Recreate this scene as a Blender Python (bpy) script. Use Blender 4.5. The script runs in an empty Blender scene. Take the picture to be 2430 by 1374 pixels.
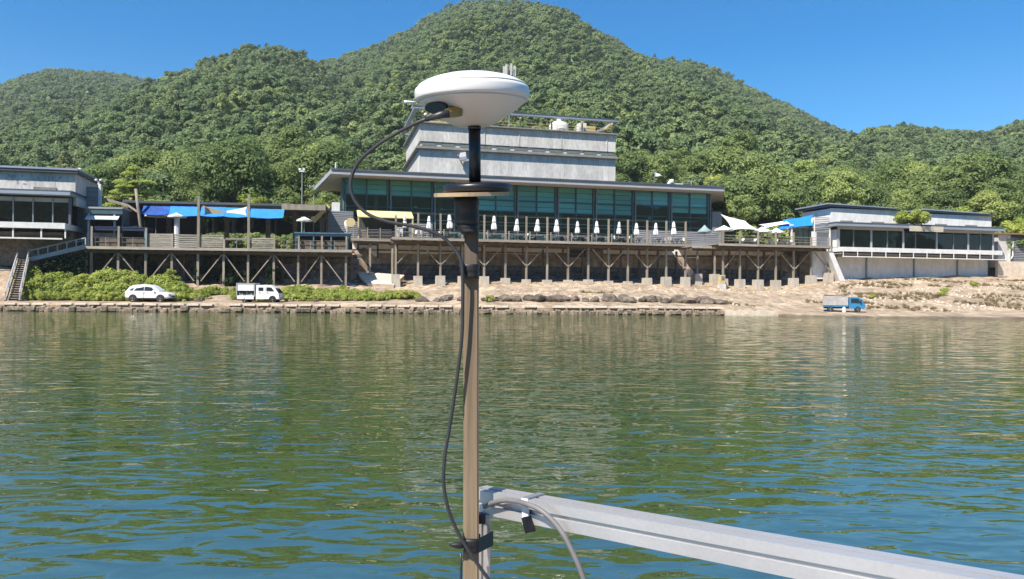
import bpy, math, random
import numpy as np
from mathutils import Vector, Matrix, noise

SC = bpy.context.scene
COL = SC.collection
RAD = math.radians
random.seed(7)

# ------------------------------------------------------------------ camera
EYE = 1.9                     # eye height above the water, metres
FPX, CX, HY, ROLL = 1755.0, 1215.0, 697.0, 0.006
cam_d = bpy.data.cameras.new('camera')
cam_d.sensor_width = 36.0
cam_d.lens = 36.0 * FPX / 2430.0
cam_d.shift_y = (HY - 687.0) / 2430.0
cam_d.clip_start = 0.05
cam_d.clip_end = 4000
cam = bpy.data.objects.new('camera', cam_d)
COL.objects.link(cam)
cr, sr = math.cos(ROLL), math.sin(ROLL)
cam.matrix_world = Matrix(((cr, -sr, 0, 0), (0, 0, -1, 0), (sr, cr, 0, EYE), (0, 0, 0, 1)))
SC.camera = cam

# ------------------------------------------------------------------ sky, sun, exposure
SUN_AZ = (-0.6, -0.8)       # horizontal direction towards the sun: behind the camera, to the left
SUN_EL = RAD(51)
world = bpy.data.worlds.new('World')
SC.world = world
world.use_nodes = True
wn, wl = world.node_tree.nodes, world.node_tree.links
wn.clear()
w_out = wn.new('ShaderNodeOutputWorld')
w_bg = wn.new('ShaderNodeBackground')
w_sky = wn.new('ShaderNodeTexSky')
w_sky.sky_type = 'NISHITA'
w_sky.sun_disc = False
w_sky.sun_elevation = SUN_EL
w_sky.sun_rotation = math.atan2(SUN_AZ[0], SUN_AZ[1])
w_sky.altitude = 300
w_sky.air_density = 1.0
w_sky.dust_density = 0.3
w_sky.ozone_density = 2.5
w_hs = wn.new('ShaderNodeHueSaturation')
w_hs.inputs['Saturation'].default_value = 1.55
w_hs.inputs['Value'].default_value = 1.0
wl.new(w_sky.outputs[0], w_hs.inputs['Color'])
wl.new(w_hs.outputs[0], w_bg.inputs['Color'])
w_bg.inputs['Strength'].default_value = 0.1
wl.new(w_bg.outputs[0], w_out.inputs['Surface'])

sun_d = bpy.data.lights.new('sun', 'SUN')
sun_d.energy = 4.8
sun_d.angle = RAD(0.53)
sun_d.color = (1.0, 0.93, 0.82)
sun = bpy.data.objects.new('sun', sun_d)
COL.objects.link(sun)
_h = Vector((SUN_AZ[0], SUN_AZ[1], 0)).normalized() * math.cos(SUN_EL) + Vector((0, 0, math.sin(SUN_EL)))
sun.rotation_euler = _h.to_track_quat('Z', 'Y').to_euler()

SC.view_settings.view_transform = 'Standard'
SC.view_settings.look = 'None'
SC.view_settings.exposure = 0.78
SC.view_settings.gamma = 1.0
SC.view_settings.use_curve_mapping = False
SC.render.engine = 'CYCLES'
SC.cycles.max_bounces = 8
SC.cycles.diffuse_bounces = 4
SC.cycles.glossy_bounces = 3
SC.cycles.transparent_max_bounces = 10
SC.cycles.caustics_reflective = False
SC.cycles.caustics_refractive = False

# ------------------------------------------------------------------ materials
MATS = {}
def mat(name, c1, c2=None, scale=3.0, rough=0.7, bump=0.0, metal=0.0, stretch=(1, 1, 1), detail=6.0,
        fine=None, spec=0.4, bscale=None, rnd=0.0, rot=0.0):
    """Procedural surface: two colours mixed by noise, optional finer grain, relief and per-object tint."""
    m = bpy.data.materials.new(name)
    m.use_nodes = True
    nt = m.node_tree
    N, L = nt.nodes, nt.links
    b = N['Principled BSDF']
    b.inputs['Roughness'].default_value = rough
    b.inputs['Metallic'].default_value = metal
    b.inputs['Specular IOR Level'].default_value = spec
    tc = N.new('ShaderNodeTexCoord')
    mp = N.new('ShaderNodeMapping')
    mp.inputs['Scale'].default_value = stretch
    mp.inputs['Rotation'].default_value = (0, 0, rot)
    L.new(tc.outputs['Object'], mp.inputs['Vector'])
    c2 = c2 or tuple(min(1, x * 0.8) for x in c1)
    nz = N.new('ShaderNodeTexNoise')
    nz.inputs['Scale'].default_value = scale
    nz.inputs['Detail'].default_value = detail
    nz.inputs['Roughness'].default_value = 0.62
    L.new(mp.outputs[0], nz.inputs['Vector'])
    rp = N.new('ShaderNodeValToRGB')
    rp.color_ramp.elements[0].position = 0.33
    rp.color_ramp.elements[1].position = 0.68
    rp.color_ramp.elements[0].color = (*c2, 1)
    rp.color_ramp.elements[1].color = (*c1, 1)
    L.new(nz.outputs['Fac'], rp.inputs[0])
    col = rp.outputs[0]
    if fine:
        n2 = N.new('ShaderNodeTexNoise')
        n2.inputs['Scale'].default_value = fine[0]
        n2.inputs['Detail'].default_value = 4
        L.new(mp.outputs[0], n2.inputs['Vector'])
        r2 = N.new('ShaderNodeMapRange')
        r2.inputs['From Min'].default_value = 0.3
        r2.inputs['From Max'].default_value = 0.7
        r2.inputs['To Min'].default_value = 1 - fine[1]
        r2.inputs['To Max'].default_value = 1 + fine[1]
        L.new(n2.outputs['Fac'], r2.inputs['Value'])
        mx = N.new('ShaderNodeMix')
        mx.data_type = 'RGBA'
        mx.blend_type = 'MULTIPLY'
        mx.inputs[0].default_value = 1
        L.new(col, mx.inputs[6])
        L.new(r2.outputs[0], mx.inputs[7])
        col = mx.outputs[2]
    if rnd:
        oi = N.new('ShaderNodeObjectInfo')
        r3 = N.new('ShaderNodeMapRange')
        r3.inputs['To Min'].default_value = 1 - rnd
        r3.inputs['To Max'].default_value = 1 + rnd
        L.new(oi.outputs['Random'], r3.inputs['Value'])
        mx = N.new('ShaderNodeMix')
        mx.data_type = 'RGBA'
        mx.blend_type = 'MULTIPLY'
        mx.inputs[0].default_value = 1
        L.new(col, mx.inputs[6])
        L.new(r3.outputs[0], mx.inputs[7])
        col = mx.outputs[2]
    L.new(col, b.inputs['Base Color'])
    if bump:
        n3 = N.new('ShaderNodeTexNoise')
        n3.inputs['Scale'].default_value = bscale or scale * 4
        n3.inputs['Detail'].default_value = 5
        L.new(mp.outputs[0], n3.inputs['Vector'])
        bp = N.new('ShaderNodeBump')
        bp.inputs['Strength'].default_value = 1.0
        bp.inputs['Distance'].default_value = bump
        L.new(n3.outputs['Fac'], bp.inputs['Height'])
        L.new(bp.outputs[0], b.inputs['Normal'])
    MATS[name] = m
    return m

def leaf_mat(name, dark, light, yellow, ymix=0.12):
    """Foliage: diffuse plus translucent leaf, tint varies from tree to tree and from clump to clump."""
    m = bpy.data.materials.new(name)
    m.use_nodes = True
    nt = m.node_tree
    N, L = nt.nodes, nt.links
    N.clear()
    out = N.new('ShaderNodeOutputMaterial')
    oi = N.new('ShaderNodeObjectInfo')
    tc = N.new('ShaderNodeTexCoord')
    nz = N.new('ShaderNodeTexNoise')
    nz.inputs['Scale'].default_value = 1.3
    nz.inputs['Detail'].default_value = 3
    L.new(tc.outputs['Object'], nz.inputs['Vector'])
    rp = N.new('ShaderNodeValToRGB')
    e = rp.color_ramp.elements
    e[0].position = 0.0
    e[0].color = (*dark, 1)
    e[1].position = 1 - ymix
    e[1].color = (*light, 1)
    e2 = e.new(1.0)
    e2.color = (*yellow, 1)
    L.new(oi.outputs['Random'], rp.inputs[0])
    mr = N.new('ShaderNodeMapRange')
    mr.inputs['From Min'].default_value = 0.3
    mr.inputs['From Max'].default_value = 0.7
    mr.inputs['To Min'].default_value = 0.72
    mr.inputs['To Max'].default_value = 1.25
    L.new(nz.outputs['Fac'], mr.inputs['Value'])
    mx = N.new('ShaderNodeMix')
    mx.data_type = 'RGBA'
    mx.blend_type = 'MULTIPLY'
    mx.inputs[0].default_value = 1
    L.new(rp.outputs[0], mx.inputs[6])
    L.new(mr.outputs[0], mx.inputs[7])
    d = N.new('ShaderNodeBsdfPrincipled')
    d.inputs['Roughness'].default_value = 0.55
    d.inputs['Specular IOR Level'].default_value = 0.25
    t = N.new('ShaderNodeBsdfTranslucent')
    L.new(mx.outputs[2], d.inputs['Base Color'])
    L.new(mx.outputs[2], t.inputs['Color'])
    ms = N.new('ShaderNodeMixShader')
    ms.inputs[0].default_value = 0.38
    L.new(d.outputs[0], ms.inputs[1])
    L.new(t.outputs[0], ms.inputs[2])
    L.new(ms.outputs[0], out.inputs['Surface'])
    MATS[name] = m
    return m

def glass_mat(name, tint, rough=0.02, ior=1.5):
    m = bpy.data.materials.new(name)
    m.use_nodes = True
    nt = m.node_tree
    N, L = nt.nodes, nt.links
    N.clear()
    out = N.new('ShaderNodeOutputMaterial')
    tr = N.new('ShaderNodeBsdfTransparent')
    tr.inputs[0].default_value = (*tint, 1)
    gl = N.new('ShaderNodeBsdfGlossy')
    gl.inputs['Roughness'].default_value = rough
    gl.inputs['Color'].default_value = (0.9, 0.97, 1.0, 1)
    tc = N.new('ShaderNodeTexCoord')
    nz = N.new('ShaderNodeTexNoise')
    nz.inputs['Scale'].default_value = 0.35
    L.new(tc.outputs['Object'], nz.inputs['Vector'])
    bp = N.new('ShaderNodeBump')
    bp.inputs['Distance'].default_value = 0.02
    L.new(nz.outputs['Fac'], bp.inputs['Height'])
    L.new(bp.outputs[0], gl.inputs['Normal'])
    fr = N.new('ShaderNodeFresnel')
    fr.inputs['IOR'].default_value = ior
    ms = N.new('ShaderNodeMixShader')
    L.new(fr.outputs[0], ms.inputs[0])
    L.new(tr.outputs[0], ms.inputs[1])
    L.new(gl.outputs[0], ms.inputs[2])
    L.new(ms.outputs[0], out.inputs['Surface'])
    MATS[name] = m
    return m

# ------------------------------------------------------------------ geometry helpers
def ray(x, y):
    """Direction (dx, 1, dz) of the line of sight through photo pixel x, y."""
    u, v = (x - CX) / FPX, (HY - y) / FPX
    return (u * cr - v * sr, u * sr + v * cr)

class Frame:
    """A horizontal frame: s runs along a facade to the right, t back from it."""
    def __init__(self, x, Y, deg):
        self.th = RAD(deg)
        dx, _ = ray(x, 600)
        self.O = (dx * Y, Y)
        self.a = (math.cos(self.th), math.sin(self.th))
        self.n = (-math.sin(self.th), math.cos(self.th))
    def px(self, x, y, t):
        dx, dz = ray(x, y)
        on = self.O[0] * self.n[0] + self.O[1] * self.n[1]
        lam = (t + on) / (dx * self.n[0] + self.n[1])
        X, Y = lam * dx, lam
        return ((X - self.O[0]) * self.a[0] + (Y - self.O[1]) * self.a[1], EYE + lam * dz)
    def s(self, x, t, y=600):
        return self.px(x, y, t)[0]
    def z(self, x, y, t):
        return self.px(x, y, t)[1]
    def w(self, s, t, z=0.0):
        return Vector((self.O[0] + s * self.a[0] + t * self.n[0], self.O[1] + s * self.a[1] + t * self.n[1], z))

class WorldFrame(Frame):
    def __init__(self):
        self.th = 0.0
        self.O = (0.0, 0.0)
        self.a = (1.0, 0.0)
        self.n = (0.0, 1.0)
W = WorldFrame()

class MB:
    def __init__(self):
        self.v, self.f = [], []
    def add(self, vs, fs):
        o = len(self.v)
        self.v += [tuple(p) for p in vs]
        self.f += [tuple(i + o for i in f) for f in fs]
        return self
    def box(self, x0, x1, y0, y1, z0, z1):
        return self.add([(x0, y0, z0), (x1, y0, z0), (x1, y1, z0), (x0, y1, z0), (x0, y0, z1), (x1, y0, z1), (x1, y1, z1), (x0, y1, z1)],
                        [(0, 3, 2, 1), (4, 5, 6, 7), (0, 1, 5, 4), (1, 2, 6, 5), (2, 3, 7, 6), (3, 0, 4, 7)])
    def hexa(self, p):
        return self.add(p, [(0, 3, 2, 1), (4, 5, 6, 7), (0, 1, 5, 4), (1, 2, 6, 5), (2, 3, 7, 6), (3, 0, 4, 7)])
    def bar(self, p, q, w, h=None, up=(0, 0, 1)):
        p, q = Vector(p), Vector(q)
        h = h or w
        d = (q - p).normalized()
        u = Vector(up)
        if abs(d.dot(u)) > 0.98:
            u = Vector((0, 1, 0))
        r = d.cross(u).normalized() * (w / 2)
        u = r.cross(d).normalized() * (h / 2)
        c = [p - r - u, p + r - u, p + r + u, p - r + u, q - r - u, q + r - u, q + r + u, q - r + u]
        return self.add(c, [(0, 3, 2, 1), (4, 5, 6, 7), (0, 1, 5, 4), (1, 2, 6, 5), (2, 3, 7, 6), (3, 0, 4, 7)])
    def tube(self, pts, r, n=8, cap=True):
        pts = [Vector(p) for p in pts]
        rr = r if isinstance(r, (list, tuple)) else [r] * len(pts)
        vs, fs = [], []
        ref = None
        for i, p in enumerate(pts):
            d = (pts[min(i + 1, len(pts) - 1)] - pts[max(i - 1, 0)]).normalized()
            if ref is None:
                ref = Vector((0, 0, 1)) if abs(d.z) < 0.9 else Vector((1, 0, 0))
            a = d.cross(ref).normalized()
            b = a.cross(d).normalized()
            ref = b
            for k in range(n):
                an = 2 * math.pi * k / n
                vs.append(p + a * (rr[i] * math.cos(an)) + b * (rr[i] * math.sin(an)))
        for i in range(len(pts) - 1):
            for k in range(n):
                fs.append((i * n + k, i * n + (k + 1) % n, (i + 1) * n + (k + 1) % n, (i + 1) * n + k))
        if cap:
            fs.append(tuple(range(n - 1, -1, -1)))
            fs.append(tuple(range((len(pts) - 1) * n, len(pts) * n)))
        return self.add(vs, fs)
    def lathe(self, prof, c=(0, 0, 0), n=24, axis='z'):
        vs, fs = [], []
        for r, z in prof:
            for k in range(n):
                a = 2 * math.pi * k / n
                if axis == 'z':
                    vs.append((c[0] + r * math.cos(a), c[1] + r * math.sin(a), c[2] + z))
                else:
                    vs.append((c[0] + r * math.cos(a), c[1] + z, c[2] + r * math.sin(a)))
        for i in range(len(prof) - 1):
            for k in range(n):
                fs.append((i * n + k, i * n + (k + 1) % n, (i + 1) * n + (k + 1) % n, (i + 1) * n + k))
        fs.append(tuple(range(n)))
        fs.append(tuple(range((len(prof) - 1) * n, len(prof) * n)))
        return self.add(vs, fs)
    def prism(self, poly, t0, t1):
        """Outline in the (s, z) plane, thickness from t0 to t1."""
        n = len(poly)
        vs = [(s, t0, z) for s, z in poly] + [(s, t1, z) for s, z in poly]
        fs = [tuple(range(n)), tuple(range(2 * n - 1, n - 1, -1))]
        fs += [(i, i + n, (i + 1) % n + n, (i + 1) % n) for i in range(n)]
        return self.add(vs, fs)
    def slab(self, poly, z0, z1):
        n = len(poly)
        vs = [(x, y, z0) for x, y in poly] + [(x, y, z1) for x, y in poly]
        fs = [tuple(range(n - 1, -1, -1)), tuple(range(n, 2 * n))]
        fs += [(i, (i + 1) % n, (i + 1) % n + n, i + n) for i in range(n)]
        return self.add(vs, fs)
    def mesh(self, name, m, org=(0, 0, 0), smooth=False):
        me = bpy.data.meshes.new(name)
        me.from_pydata([(p[0] - org[0], p[1] - org[1], p[2] - org[2]) for p in self.v], [], self.f)
        me.materials.append(MATS[m] if isinstance(m, str) else m)
        if smooth:
            me.polygons.foreach_set('use_smooth', [True] * len(me.polygons))
        me.update()
        return me

def fix_normals(me):
    import bmesh
    bm = bmesh.new()
    bm.from_mesh(me)
    bmesh.ops.recalc_face_normals(bm, faces=bm.faces)
    bm.to_mesh(me)
    bm.free()

def put(name, me, parent=None, loc=(0, 0, 0), rot=(0, 0, 0), scl=(1, 1, 1)):
    o = bpy.data.objects.new(name, me)
    COL.objects.link(o)
    if parent is not None:
        o.parent = parent
    o.location, o.rotation_euler, o.scale = loc, rot, scl
    return o

def tag(o, label=None, cat=None, group=None, kind=None):
    for k, v in (('label', label), ('category', cat), ('group', group), ('kind', kind)):
        if v:
            o[k] = v
    return o

class Thing:
    """An Empty at the base of a thing; its parts are given in the frame's (s, t, z)."""
    def __init__(self, F, name, label, cat, base, group=None, kind=None):
        self.F, self.org = F, base
        self.e = bpy.data.objects.new(name, None)
        COL.objects.link(self.e)
        self.e.location = F.w(*base)
        self.e.rotation_euler = (0, 0, F.th)
        tag(self.e, label, cat, group, kind)
    def part(self, name, mb, m, parent=None, smooth=False, label=None, fix=True, kind=None):
        me = mb.mesh(name, m, self.org, smooth)
        if fix:
            fix_normals(me)
        o = put(name, me, parent or self.e)
        return tag(o, label, kind=kind)
    def piece(self, name, me, s, t, z, rot=(0, 0, 0), scl=(1, 1, 1), parent=None):
        return put(name, me, parent or self.e, (s - self.org[0], t - self.org[1], z - self.org[2]), rot, scl)

def solo(F, name, label, cat, mb, m, base, group=None, smooth=False, kind=None):
    me = mb.mesh(name, m, base, smooth)
    fix_normals(me)
    o = put(name, me, None, F.w(*base), (0, 0, F.th))
    return tag(o, label, cat, group, kind)

def empty(name, loc=(0, 0, 0), rz=0.0):
    o = bpy.data.objects.new(name, None)
    COL.objects.link(o)
    o.location = loc
    o.rotation_euler = (0, 0, rz)
    return o

def copy_tree(o, parent=None):
    c = o.copy()
    COL.objects.link(c)
    if parent is not None:
        c.parent = parent
    for ch in list(o.children):
        copy_tree(ch, c)
    return c

def lerp_table(tab, x):
    xs = [r[0] for r in tab]
    return [float(np.interp(x, xs, [r[k] for r in tab])) for k in range(1, len(tab[0]))]

# frames of the place (distances in metres from the camera)
M = Frame(930, 86.0, 14.4)       # long terrace, glass hall, right-hand terrace and building
LD = Frame(210, 80.0, 8.3)       # left terrace on timber posts
LB = Frame(178, 79.5, 14.0)      # left building

# ------------------------------------------------------------------ colours
mat('sand', (0.49, 0.38, 0.262), (0.25, 0.185, 0.125), scale=0.5, rough=0.95, bump=0.14, bscale=1.4, fine=(1.7, 0.36), stretch=(1.0, 0.45, 1), rot=0.5)
mat('hill_soil', (0.11, 0.14, 0.06), (0.07, 0.09, 0.04), scale=0.05, rough=1.0)
mat('concrete', (0.67, 0.64, 0.595), (0.47, 0.45, 0.42), scale=0.6, rough=0.85, stretch=(1.4, 1.4, 0.45), fine=(3, 0.16), bump=0.01, rnd=0.05)
mat('concrete_dark', (0.30, 0.295, 0.28), (0.2, 0.2, 0.19), scale=0.8, rough=0.9, fine=(4, 0.15), bump=0.01, rnd=0.06)
mat('white_wall', (0.85, 0.83, 0.79), (0.72, 0.695, 0.65), scale=0.35, rough=0.85, stretch=(1, 1, 0.5), fine=(2, 0.1))
mat('white_paint', (0.8, 0.79, 0.77), (0.66, 0.65, 0.62), scale=1.2, rough=0.6, fine=(5, 0.06))
mat('wood_grey', (0.37, 0.32, 0.255), (0.215, 0.18, 0.14), scale=1.3, rough=0.85, stretch=(3, 3, 0.4), fine=(7, 0.2), bump=0.01, rnd=0.12)
mat('wood_board', (0.4, 0.36, 0.3), (0.25, 0.22, 0.18), scale=1.5, rough=0.85, stretch=(0.3, 3, 5), fine=(6, 0.18), rnd=0.18)
mat('wood_dark', (0.19, 0.15, 0.115), (0.1, 0.08, 0.06), scale=2, rough=0.9, fine=(8, 0.2), rnd=0.15)
mat('steel_grey', (0.28, 0.3, 0.33), (0.2, 0.215, 0.24), scale=1.0, rough=0.5, metal=0.3)
mat('roof_metal', (0.36, 0.41, 0.47), (0.28, 0.32, 0.38), scale=0.6, rough=0.45, metal=0.3, stretch=(0.3, 2, 2))
mat('roof_dark', (0.09, 0.105, 0.13), (0.06, 0.07, 0.09), scale=0.8, rough=0.6)
mat('fascia', (0.42, 0.43, 0.46), (0.34, 0.35, 0.38), scale=0.7, rough=0.6, stretch=(0.4, 2, 2))
mat('soffit', (0.5, 0.45, 0.4), (0.4, 0.36, 0.32), scale=1.0, rough=0.8)
mat('siding', (0.36, 0.37, 0.38), (0.25, 0.26, 0.28), scale=1.0, rough=0.7, stretch=(0.5, 2, 6), fine=(5, 0.12), rnd=0.12)
mat('frame_teal', (0.07, 0.13, 0.15), (0.045, 0.09, 0.11), scale=1.5, rough=0.45, metal=0.3)
mat('frame_grey', (0.22, 0.25, 0.26), (0.16, 0.18, 0.19), scale=1.5, rough=0.5, metal=0.3)
mat('blind', (0.76, 0.93, 0.88), (0.6, 0.8, 0.77), scale=0.5, rough=0.8, stretch=(0.4, 1, 4), rnd=0.2)
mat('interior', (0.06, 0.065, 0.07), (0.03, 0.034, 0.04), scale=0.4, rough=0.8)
mat('interior_floor', (0.13, 0.115, 0.1), (0.08, 0.07, 0.06), scale=0.6, rough=0.6)
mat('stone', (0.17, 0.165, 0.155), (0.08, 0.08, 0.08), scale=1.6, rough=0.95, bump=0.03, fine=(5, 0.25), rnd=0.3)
mat('stone_warm', (0.36, 0.28, 0.2), (0.17, 0.13, 0.095), scale=2.2, rough=0.95, bump=0.03, fine=(6, 0.3), rnd=0.3)
mat('rock', (0.19, 0.155, 0.12), (0.085, 0.07, 0.055), scale=1.4, rough=0.95, bump=0.05, fine=(4, 0.3), rnd=0.25)
mat('cap_stone', (0.72, 0.61, 0.48), (0.52, 0.43, 0.33), scale=1.6, rough=0.9, fine=(6, 0.15), rnd=0.1)
mat('footing', (0.54, 0.49, 0.41), (0.4, 0.36, 0.3), scale=1.4, rough=0.9, stretch=(2, 2, 0.5), fine=(5, 0.15), rnd=0.08)
mat('blue_cloth', (0.015, 0.26, 0.80), (0.01, 0.2, 0.68), scale=1.0, rough=0.7)
mat('blue_deep', (0.004, 0.12, 0.5), (0.003, 0.035, 0.2), scale=1.0, rough=0.7)
mat('navy', (0.015, 0.03, 0.075), (0.01, 0.02, 0.05), scale=1.0, rough=0.7)
mat('teal_paint', (0.05, 0.19, 0.25), (0.03, 0.13, 0.18), scale=1.5, rough=0.6)
mat('white_cloth', (0.82, 0.81, 0.79), (0.74, 0.73, 0.7), scale=1.5, rough=0.85, bump=0.01)
mat('tan_cloth', (0.5, 0.41, 0.28), (0.42, 0.34, 0.23), scale=1.5, rough=0.85)
mat('yellow_cloth', (0.84, 0.72, 0.33), (0.76, 0.64, 0.27), scale=1.2, rough=0.8)
mat('yellow_paint', (0.66, 0.52, 0.27), (0.55, 0.42, 0.2), scale=1.2, rough=0.7)
mat('grey_cloth', (0.34, 0.35, 0.35), (0.22, 0.23, 0.23), scale=3, rough=0.85, rnd=0.3)
mat('car_white', (0.8, 0.8, 0.8), (0.78, 0.78, 0.78), scale=1, rough=0.25, spec=0.5)
mat('car_glass', (0.02, 0.03, 0.035), (0.015, 0.02, 0.025), scale=1, rough=0.08, spec=0.6)
mat('rubber', (0.025, 0.025, 0.026), (0.018, 0.018, 0.019), scale=8, rough=0.8)
mat('rim', (0.4, 0.4, 0.41), (0.3, 0.3, 0.31), scale=5, rough=0.35, metal=0.7)
mat('blue_truck', (0.03, 0.2, 0.4), (0.025, 0.16, 0.33), scale=2, rough=0.35)
mat('tarp', (0.42, 0.395, 0.38), (0.3, 0.28, 0.27), scale=1.6, rough=0.8, fine=(5, 0.1), bump=0.03)
mat('bark', (0.17, 0.12, 0.085), (0.09, 0.065, 0.05), scale=4, rough=0.95, stretch=(2, 2, 0.5), bump=0.03)
mat('brown_roof', (0.3, 0.17, 0.1), (0.22, 0.12, 0.07), scale=1.5, rough=0.8)
leaf_mat('leaf_hill', (0.165, 0.235, 0.1), (0.265, 0.34, 0.135), (0.36, 0.42, 0.14), 0.05)
leaf_mat('leaf_conifer', (0.11, 0.165, 0.085), (0.21, 0.27, 0.12), (0.25, 0.28, 0.12), 0.1)
leaf_mat('leaf_near', (0.15, 0.215, 0.07), (0.29, 0.36, 0.12), (0.40, 0.46, 0.14), 0.12)
leaf_mat('leaf_bright', (0.30, 0.37, 0.07), (0.46, 0.52, 0.115), (0.52, 0.54, 0.16), 0.2)
leaf_mat('leaf_pine', (0.36, 0.43, 0.10), (0.38, 0.45, 0.1), (0.38, 0.45, 0.11), 0.2)
leaf_mat('leaf_ivy', (0.025, 0.055, 0.022), (0.045, 0.085, 0.03), (0.06, 0.1, 0.03), 0.1)
leaf_mat('leaf_dry', (0.22, 0.165, 0.09), (0.33, 0.26, 0.14), (0.27, 0.29, 0.09), 0.2)

# wet, darker sand where the river laps it
def wet_edge(m):
    N, L = m.node_tree.nodes, m.node_tree.links
    b = N['Principled BSDF']
    src = b.inputs['Base Color'].links[0].from_socket
    g = N.new('ShaderNodeNewGeometry')
    sp_ = N.new('ShaderNodeSeparateXYZ')
    L.new(g.outputs['Position'], sp_.inputs[0])
    nz = N.new('ShaderNodeTexNoise')
    nz.inputs['Scale'].default_value = 0.7
    L.new(g.outputs['Position'], nz.inputs['Vector'])
    ad = N.new('ShaderNodeMath')
    ad.operation = 'MULTIPLY_ADD'
    ad.inputs[1].default_value = -0.12
    L.new(nz.outputs['Fac'], ad.inputs[0])
    L.new(sp_.outputs['Z'], ad.inputs[2])
    mr = N.new('ShaderNodeMapRange')
    mr.inputs['From Min'].default_value = 0.0
    mr.inputs['From Max'].default_value = 0.07
    mr.inputs['To Min'].default_value = 0.5
    mr.inputs['To Max'].default_value = 1.0
    L.new(ad.outputs[0], mr.inputs['Value'])
    mx = N.new('ShaderNodeMix')
    mx.data_type = 'RGBA'
    mx.blend_type = 'MULTIPLY'
    mx.inputs[0].default_value = 1
    L.new(src, mx.inputs[6])
    L.new(mr.outputs[0], mx.inputs[7])
    L.new(mx.outputs[2], b.inputs['Base Color'])
wet_edge(MATS['sand'])

# ------------------------------------------------------------------ water
def water_material():
    m = bpy.data.materials.new('river_water')
    m.use_nodes = True
    nt = m.node_tree
    N, L = nt.nodes, nt.links
    N.clear()
    out = N.new('ShaderNodeOutputMaterial')
    geo = N.new('ShaderNodeNewGeometry')
    def noise_h(scale, sx, sy, detail, rot=0.0, dist=0.0):
        mp = N.new('ShaderNodeMapping')
        mp.inputs['Rotation'].default_value = (0, 0, rot)
        mp.inputs['Scale'].default_value = (sx, sy, 1)
        L.new(geo.outputs['Position'], mp.inputs['Vector'])
        n = N.new('ShaderNodeTexNoise')
        n.inputs['Scale'].default_value = scale
        n.inputs['Detail'].default_value = detail
        n.inputs['Roughness'].default_value = 0.5
        n.inputs['Distortion'].default_value = dist
        L.new(mp.outputs[0], n.inputs['Vector'])
        return n
    def times(sock, f):
        k = N.new('ShaderNodeMath')
        k.operation = 'MULTIPLY'
        k.inputs[1].default_value = f
        L.new(sock, k.inputs[0])
        return k.outputs[0]
    def plus(a, b):
        k = N.new('ShaderNodeMath')
        k.operation = 'ADD'
        L.new(a, k.inputs[0])
        L.new(b, k.inputs[1])
        return k.outputs[0]
    h = times(noise_h(3.5, 0.5, 1.0, 1.5, 0.12, 0.5).outputs['Fac'], WATER_A)
    h = plus(h, times(noise_h(9.0, 0.55, 1.0, 2.0, -0.18, 0.3).outputs['Fac'], WATER_B))
    h = plus(h, times(noise_h(1.3, 0.5, 1.0, 0.0, 0.05).outputs['Fac'], WATER_C))
    bp = N.new('ShaderNodeBump')
    bp.inputs['Strength'].default_value = 1.0
    bp.inputs['Distance'].default_value = 1.0
    L.new(h, bp.inputs['Height'])
    # small wind ripple: direct slope jitter, so far water stays rippled too
    rip = noise_h(4.2, 0.4, 1.0, 3.0, 0.1, 0.3)
    sub = N.new('ShaderNodeVectorMath')
    sub.operation = 'SUBTRACT'
    sub.inputs[1].default_value = (0.5, 0.5, 0.5)
    L.new(rip.outputs['Color'], sub.inputs[0])
    mul = N.new('ShaderNodeVectorMath')
    mul.operation = 'MULTIPLY'
    mul.inputs[1].default_value = WATER_R
    L.new(sub.outputs[0], mul.inputs[0])
    sep = N.new('ShaderNodeSeparateXYZ')
    L.new(geo.outputs['Position'], sep.inputs[0])
    mr = N.new('ShaderNodeMapRange')
    mr.inputs['From Min'].default_value = 5
    mr.inputs['From Max'].default_value = 28
    mr.inputs['To Min'].default_value = 0.22
    mr.inputs['To Max'].default_value = 1.2
    L.new(sep.outputs['Y'], mr.inputs['Value'])
    sc_ = N.new('ShaderNodeVectorMath')
    sc_.operation = 'SCALE'
    L.new(mul.outputs[0], sc_.inputs[0])
    L.new(mr.outputs[0], sc_.inputs['Scale'])
    mul = sc_
    ad = N.new('ShaderNodeVectorMath')
    ad.operation = 'ADD'
    L.new(bp.outputs[0], ad.inputs[0])
    L.new(mul.outputs[0], ad.inputs[1])
    nm = N.new('ShaderNodeVectorMath')
    nm.operation = 'NORMALIZE'
    L.new(ad.outputs[0], nm.inputs[0])
    nrm = nm.outputs[0]
    gl = N.new('ShaderNodeBsdfGlossy')
    gl.inputs['Roughness'].default_value = 0.03
    gl.inputs['Color'].default_value = (1.0, 0.98, 0.93, 1)
    L.new(nrm, gl.inputs['Normal'])
    body = N.new('ShaderNodeBsdfDiffuse')
    body.inputs['Color'].default_value = WATER_BODY
    fr = N.new('ShaderNodeFresnel')
    fr.inputs['IOR'].default_value = WATER_IOR
    L.new(nrm, fr.inputs['Normal'])
    ms = N.new('ShaderNodeMixShader')
    L.new(fr.outputs[0], ms.inputs[0])
    L.new(body.outputs[0], ms.inputs[1])
    L.new(gl.outputs[0], ms.inputs[2])
    L.new(ms.outputs[0], out.inputs['Surface'])
    MATS['water'] = m
WATER_A, WATER_B, WATER_C = 0.025, 0.0026, 0.03
WATER_R = (0.13, 0.30, 0.0)
WATER_BODY = (0.036, 0.066, 0.013, 1)
WATER_IOR = 6.5
water_material()
mb = MB()
mb.add([(-420, -230, 0), (420, -230, 0), (420, 112, 0), (-420, 112, 0)], [(0, 1, 2, 3)])
tag(put('water', mb.mesh('water', 'water')), 'green rippled river water reflecting the wooded hill', 'water', kind='structure')

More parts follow.
